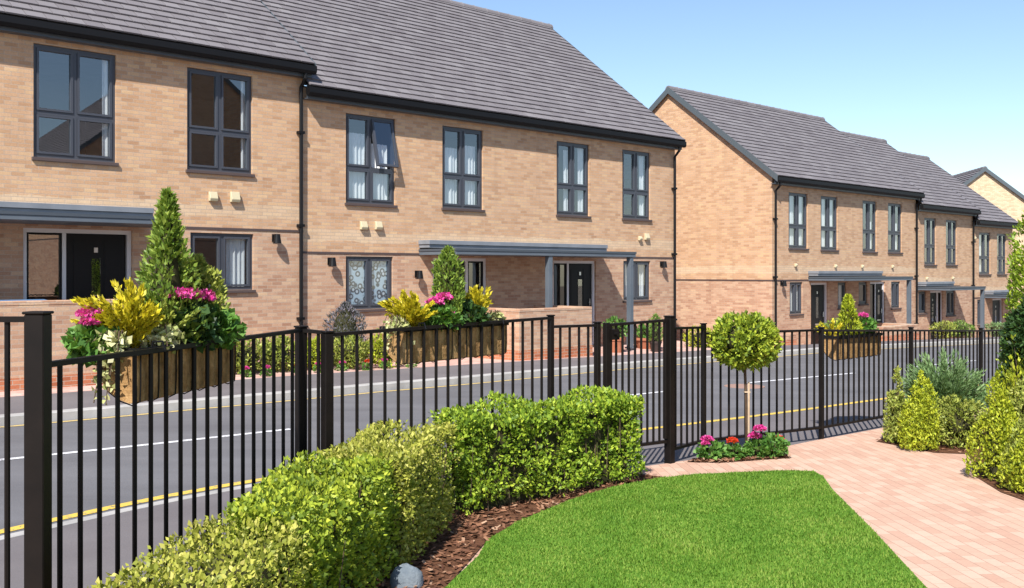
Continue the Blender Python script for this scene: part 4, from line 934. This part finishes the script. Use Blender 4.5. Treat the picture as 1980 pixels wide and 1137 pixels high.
round_plant('golden_conifer', 'golden conifer standing at the foot of the tall hedge tree', 'conifer', gpos(4.85, 9.3), .30, .3, .88, L['golddull'], 5200, (.025, .045), .45, .7, .15, shape='tufts', seed=67, group=SG)
round_plant('leylandii', 'tall conifer filling the right edge, lime green at its tip', 'conifer', gpos(5.70, 10.3), .47, .47, 2.8, L['lime'], 22000, (.03, .06), .45, .7, .2, shape='column', seed=68)
round_plant('laurel', 'dark green bush at the right edge under the tall conifer', 'shrub', gpos(5.06, 9.6), .27, .3, 1.6, L['dark'], 5600, (.05, .09), .5, .3, .14, shape='egg', seed=69)
spray_plant('pittosporum', 'light lime sprig sticking out of the dark bush', 'shrub', gpos(4.86, 9.5), 16, .11, 1.3, L['gold'], (-.05, 0), (.035, .06), 60, None, .5)
# stone
st = MB(); x, y, z = gpos(-.575, 5.40); nseg = 14
for j, (rr, hh) in enumerate(((.95, -.02), (1, .03), (.9, .075), (.62, .105), (.2, .12))):
    for i in range(nseg):
        a = 6.283*i/nseg; q = rr*(1+.1*math.sin(2*a+1)+.06*math.sin(5*a+j)); st.v.append((q*.085*math.cos(a), q*.06*math.sin(a), hh+.008*math.sin(3*a+j)))
for j in range(4):
    for i in range(nseg): a, b = j*nseg+i, j*nseg+(i+1) % nseg; st.f.append((a, b, b+nseg, a+nseg)); st.m.append(0)
st.f.append(tuple(range(4*nseg, 5*nseg))); st.m.append(0)
tag(st.build('stone', M['stone'], None, (x, y, z), smooth=True), 'smooth blue grey stone on the bark at the bottom edge', 'stone')

# ------------------------------------------------------------------ planting across the road
def fpos(s, t): x, y = W(s, t); return (x, y, zpav(s)-.02)
FG = 'shrubs along the far pavement'
round_plant('lavender_bush', 'grey purple bush at the drainpipe between the first two houses', 'shrub', fpos(10.5, .75), .45, .4, 1.15, L['purple'], 2600, (.05, .09), .3, .8, .2, seed=71, shape='egg')
lab = ['yellow green shrub low on the far pavement, behind the largest basket', 'leafy green shrub on the far pavement just left of the tall double post', 'yellow green shrub on the far pavement between the double posts', 'low olive shrub on the far pavement right of the double posts', 'yellowish shrub on the far pavement behind the longest basket']
for i, (s, w, h, mt) in enumerate(((8.15, .42, .62, 'golddull'), (8.75, .36, .66, 'golddull'), (9.45, .4, .62, 'gold'), (10.25, .42, .62, 'golddull'), (11.05, .42, .6, 'gold'))):
    fl = [(.1*math.sin(i), .0, .0, .01, 'pink')]
    round_plant('roadside_shrub', lab[i], 'shrub', fpos(s, 1.25), w, .36, h, L[mt], 1500, (.045, .08), .5, .5, .25, seed=72+i, group=FG)
bl = ['pink', 'pink', 'red', 'pink', 'pink', 'red', 'pink', 'pink']
fs = ['leftmost', 'second from the left', 'third from the left', 'fourth from the left', 'fifth from the left', 'sixth from the left', 'seventh from the left', 'rightmost']
for i, s in enumerate((7.95, 8.3, 8.95, 9.3, 9.8, 10.3, 10.75, 11.3)):
    round_plant('bedding_flower', 'tiny %s flower on the far pavement, %s of eight' % ('pink' if bl[i] == 'pink' else 'orange red', fs[i]), 'flower', fpos(s, 1.68+.06*(i % 2)), .09, .08, .14, L['green'], 70, (.04, .06), .8, .3, .2, seed=80+i, group='flowers at the far shrub bed', inner=.35, flowers=[(0, -.02, .17, .05, bl[i])])
def potted(label, s, t, r, h, mat, plant):
    x, y, z = fpos(s, t); z += .02; p = MB(); n = 18
    for rr, zz in ((.72, 0), (.98, h*.8), (1.06, h*.8), (1.06, h), (.93, h), (.9, h*.85), (0.02, h*.85)):
        for i in range(n): p.v.append((rr*r*math.cos(6.283*i/n), rr*r*math.sin(6.283*i/n), zz))
    for j in range(6):
        for i in range(n): a, b = j*n+i, j*n+(i+1) % n; p.f.append((a, b, b+n, a+n)); p.m.append(0)
    p.f.append(tuple(range(n))); p.m.append(0)
    tag(p.build('plant_pot', M[mat], None, (x, y, z)), label, 'pot', 'pots on the far pavement'); return (x, y, z+h*.85)
q = potted('terracotta pot beside the canopy post of the two-door house', 17.55, 1.3, .22, .36, 'pot', 0)
round_plant('pot_shrub', 'leafy green plant in the terracotta pot beside the canopy post', 'plant', q, .26, .26, .5, L['green'], 500, (.06, .1), .5, .6, .2, seed=91, group='plants in far pots')
q = potted('wide terracotta trough right of the canopy post', 19.1, 1.0, .34, .3, 'pot', 0)
round_plant('pot_shrub', 'low green plant in the wide terracotta trough', 'plant', q, .3, .26, .34, L['green'], 420, (.06, .1), .5, .6, .2, seed=92, group='plants in far pots')
q = potted('small pot by the right-hand door step, tall plant in it', 18.6, 1.65, .14, .26, 'darkpot', 0)
round_plant('pot_shrub', 'upright plant in the small dark pot by the canopy post', 'plant', q, .16, .16, .62, L['conifer'], 400, (.05, .09), .4, .8, .2, seed=93, group='plants in far pots', shape='egg')
for i, (s, t, w, h, mt, lb, fl) in enumerate(((20.9, 1.3, .42, .5, 'gold', 'yellow flowering border plant right of the canopy post', []), (21.9, 1.35, .5, .42, 'golddull', 'low border plant at the corner of the two-door house', [(.2, -.2, .35, .05, 'red'), (-.3, -.2, .3, .05, 'red')]), (22.7, 1.4, .4, .4, 'gold', 'yellow border plant left of the lollipop tree crown', [(.1, -.2, .3, .06, 'red')]),
        (27.0, 1.7, .55, .7, 'conifer', 'green shrub before the bare gable house door', []), (28.0, 1.75, .5, .55, 'grey', 'grey green shrub left of the small far basket', []), (34.9, 1.5, .55, .6, 'golddull', 'olive shrub before the narrow stepped house', []), (36.3, 1.5, .6, .55, 'conifer', 'low shrub before the narrow stepped house, beside its canopy post', []), (39.6, 1.5, .5, .55, 'grey', 'grey shrub before the lowest house', []))):
    round_plant('border_shrub', lb, 'shrub', fpos(s, t), w, .4, h, L[mt], 700, (.06, .1), .5, .5, .25, seed=100+i, group='border plants across the road', flowers=fl)
q = potted('dark round tub before the lowest house', 41.6, 2.2, .36, .5, 'darkpot', 0)
round_plant('cone_topiary', 'dark cone shaped conifer in the tub before the lowest house', 'conifer', q, .42, .42, 1.5, L['dark'], 1500, (.07, .12), .5, .7, .12, shape='egg', seed=110)

# ------------------------------------------------------------------ sun, sky, camera
SAZ = (.25, .968); SEL = R(47)
dirv = Vector((SAZ[0]*math.cos(SEL), SAZ[1]*math.cos(SEL), -math.sin(SEL)))
sl = bpy.data.lights.new('sun', 'SUN'); sl.energy = 4.3; sl.angle = R(.53); sl.color = (1, .95, .87)
so = bpy.data.objects.new('sun', sl); COL.objects.link(so); so.rotation_euler = dirv.to_track_quat('-Z', 'Y').to_euler(); so.location = (-3, -10, 12)
w = bpy.data.worlds.new('World'); scn.world = w; w.use_nodes = True; nt = w.node_tree
sky = nt.nodes.new('ShaderNodeTexSky'); sky.sky_type = 'NISHITA'; sky.sun_disc = False; sky.sun_elevation = SEL
sky.sun_rotation = math.atan2(-SAZ[0], -SAZ[1]); sky.air_density = 1.0; sky.dust_density = .3; sky.ozone_density = 2.2; sky.altitude = 50
bg = nt.nodes['Background']; nt.links.new(sky.outputs[0], bg.inputs[0]); bg.inputs[1].default_value = .094
cam = bpy.data.cameras.new('camera'); co = bpy.data.objects.new('camera', cam); COL.objects.link(co)
co.location = (0, 0, EYE); co.rotation_euler = (R(90), 0, 0); cam.sensor_width = 36; cam.lens = 35.0; cam.shift_y = -43.5/1980; cam.clip_start = .05; cam.clip_end = 2000
scn.camera = co
vs = scn.view_settings; vs.view_transform = 'Standard'; vs.look = 'None'; vs.exposure = 0.95; vs.gamma = 1
scn.cycles.max_bounces = 8; scn.cycles.transparent_max_bounces = 12; scn.cycles.use_denoising = True
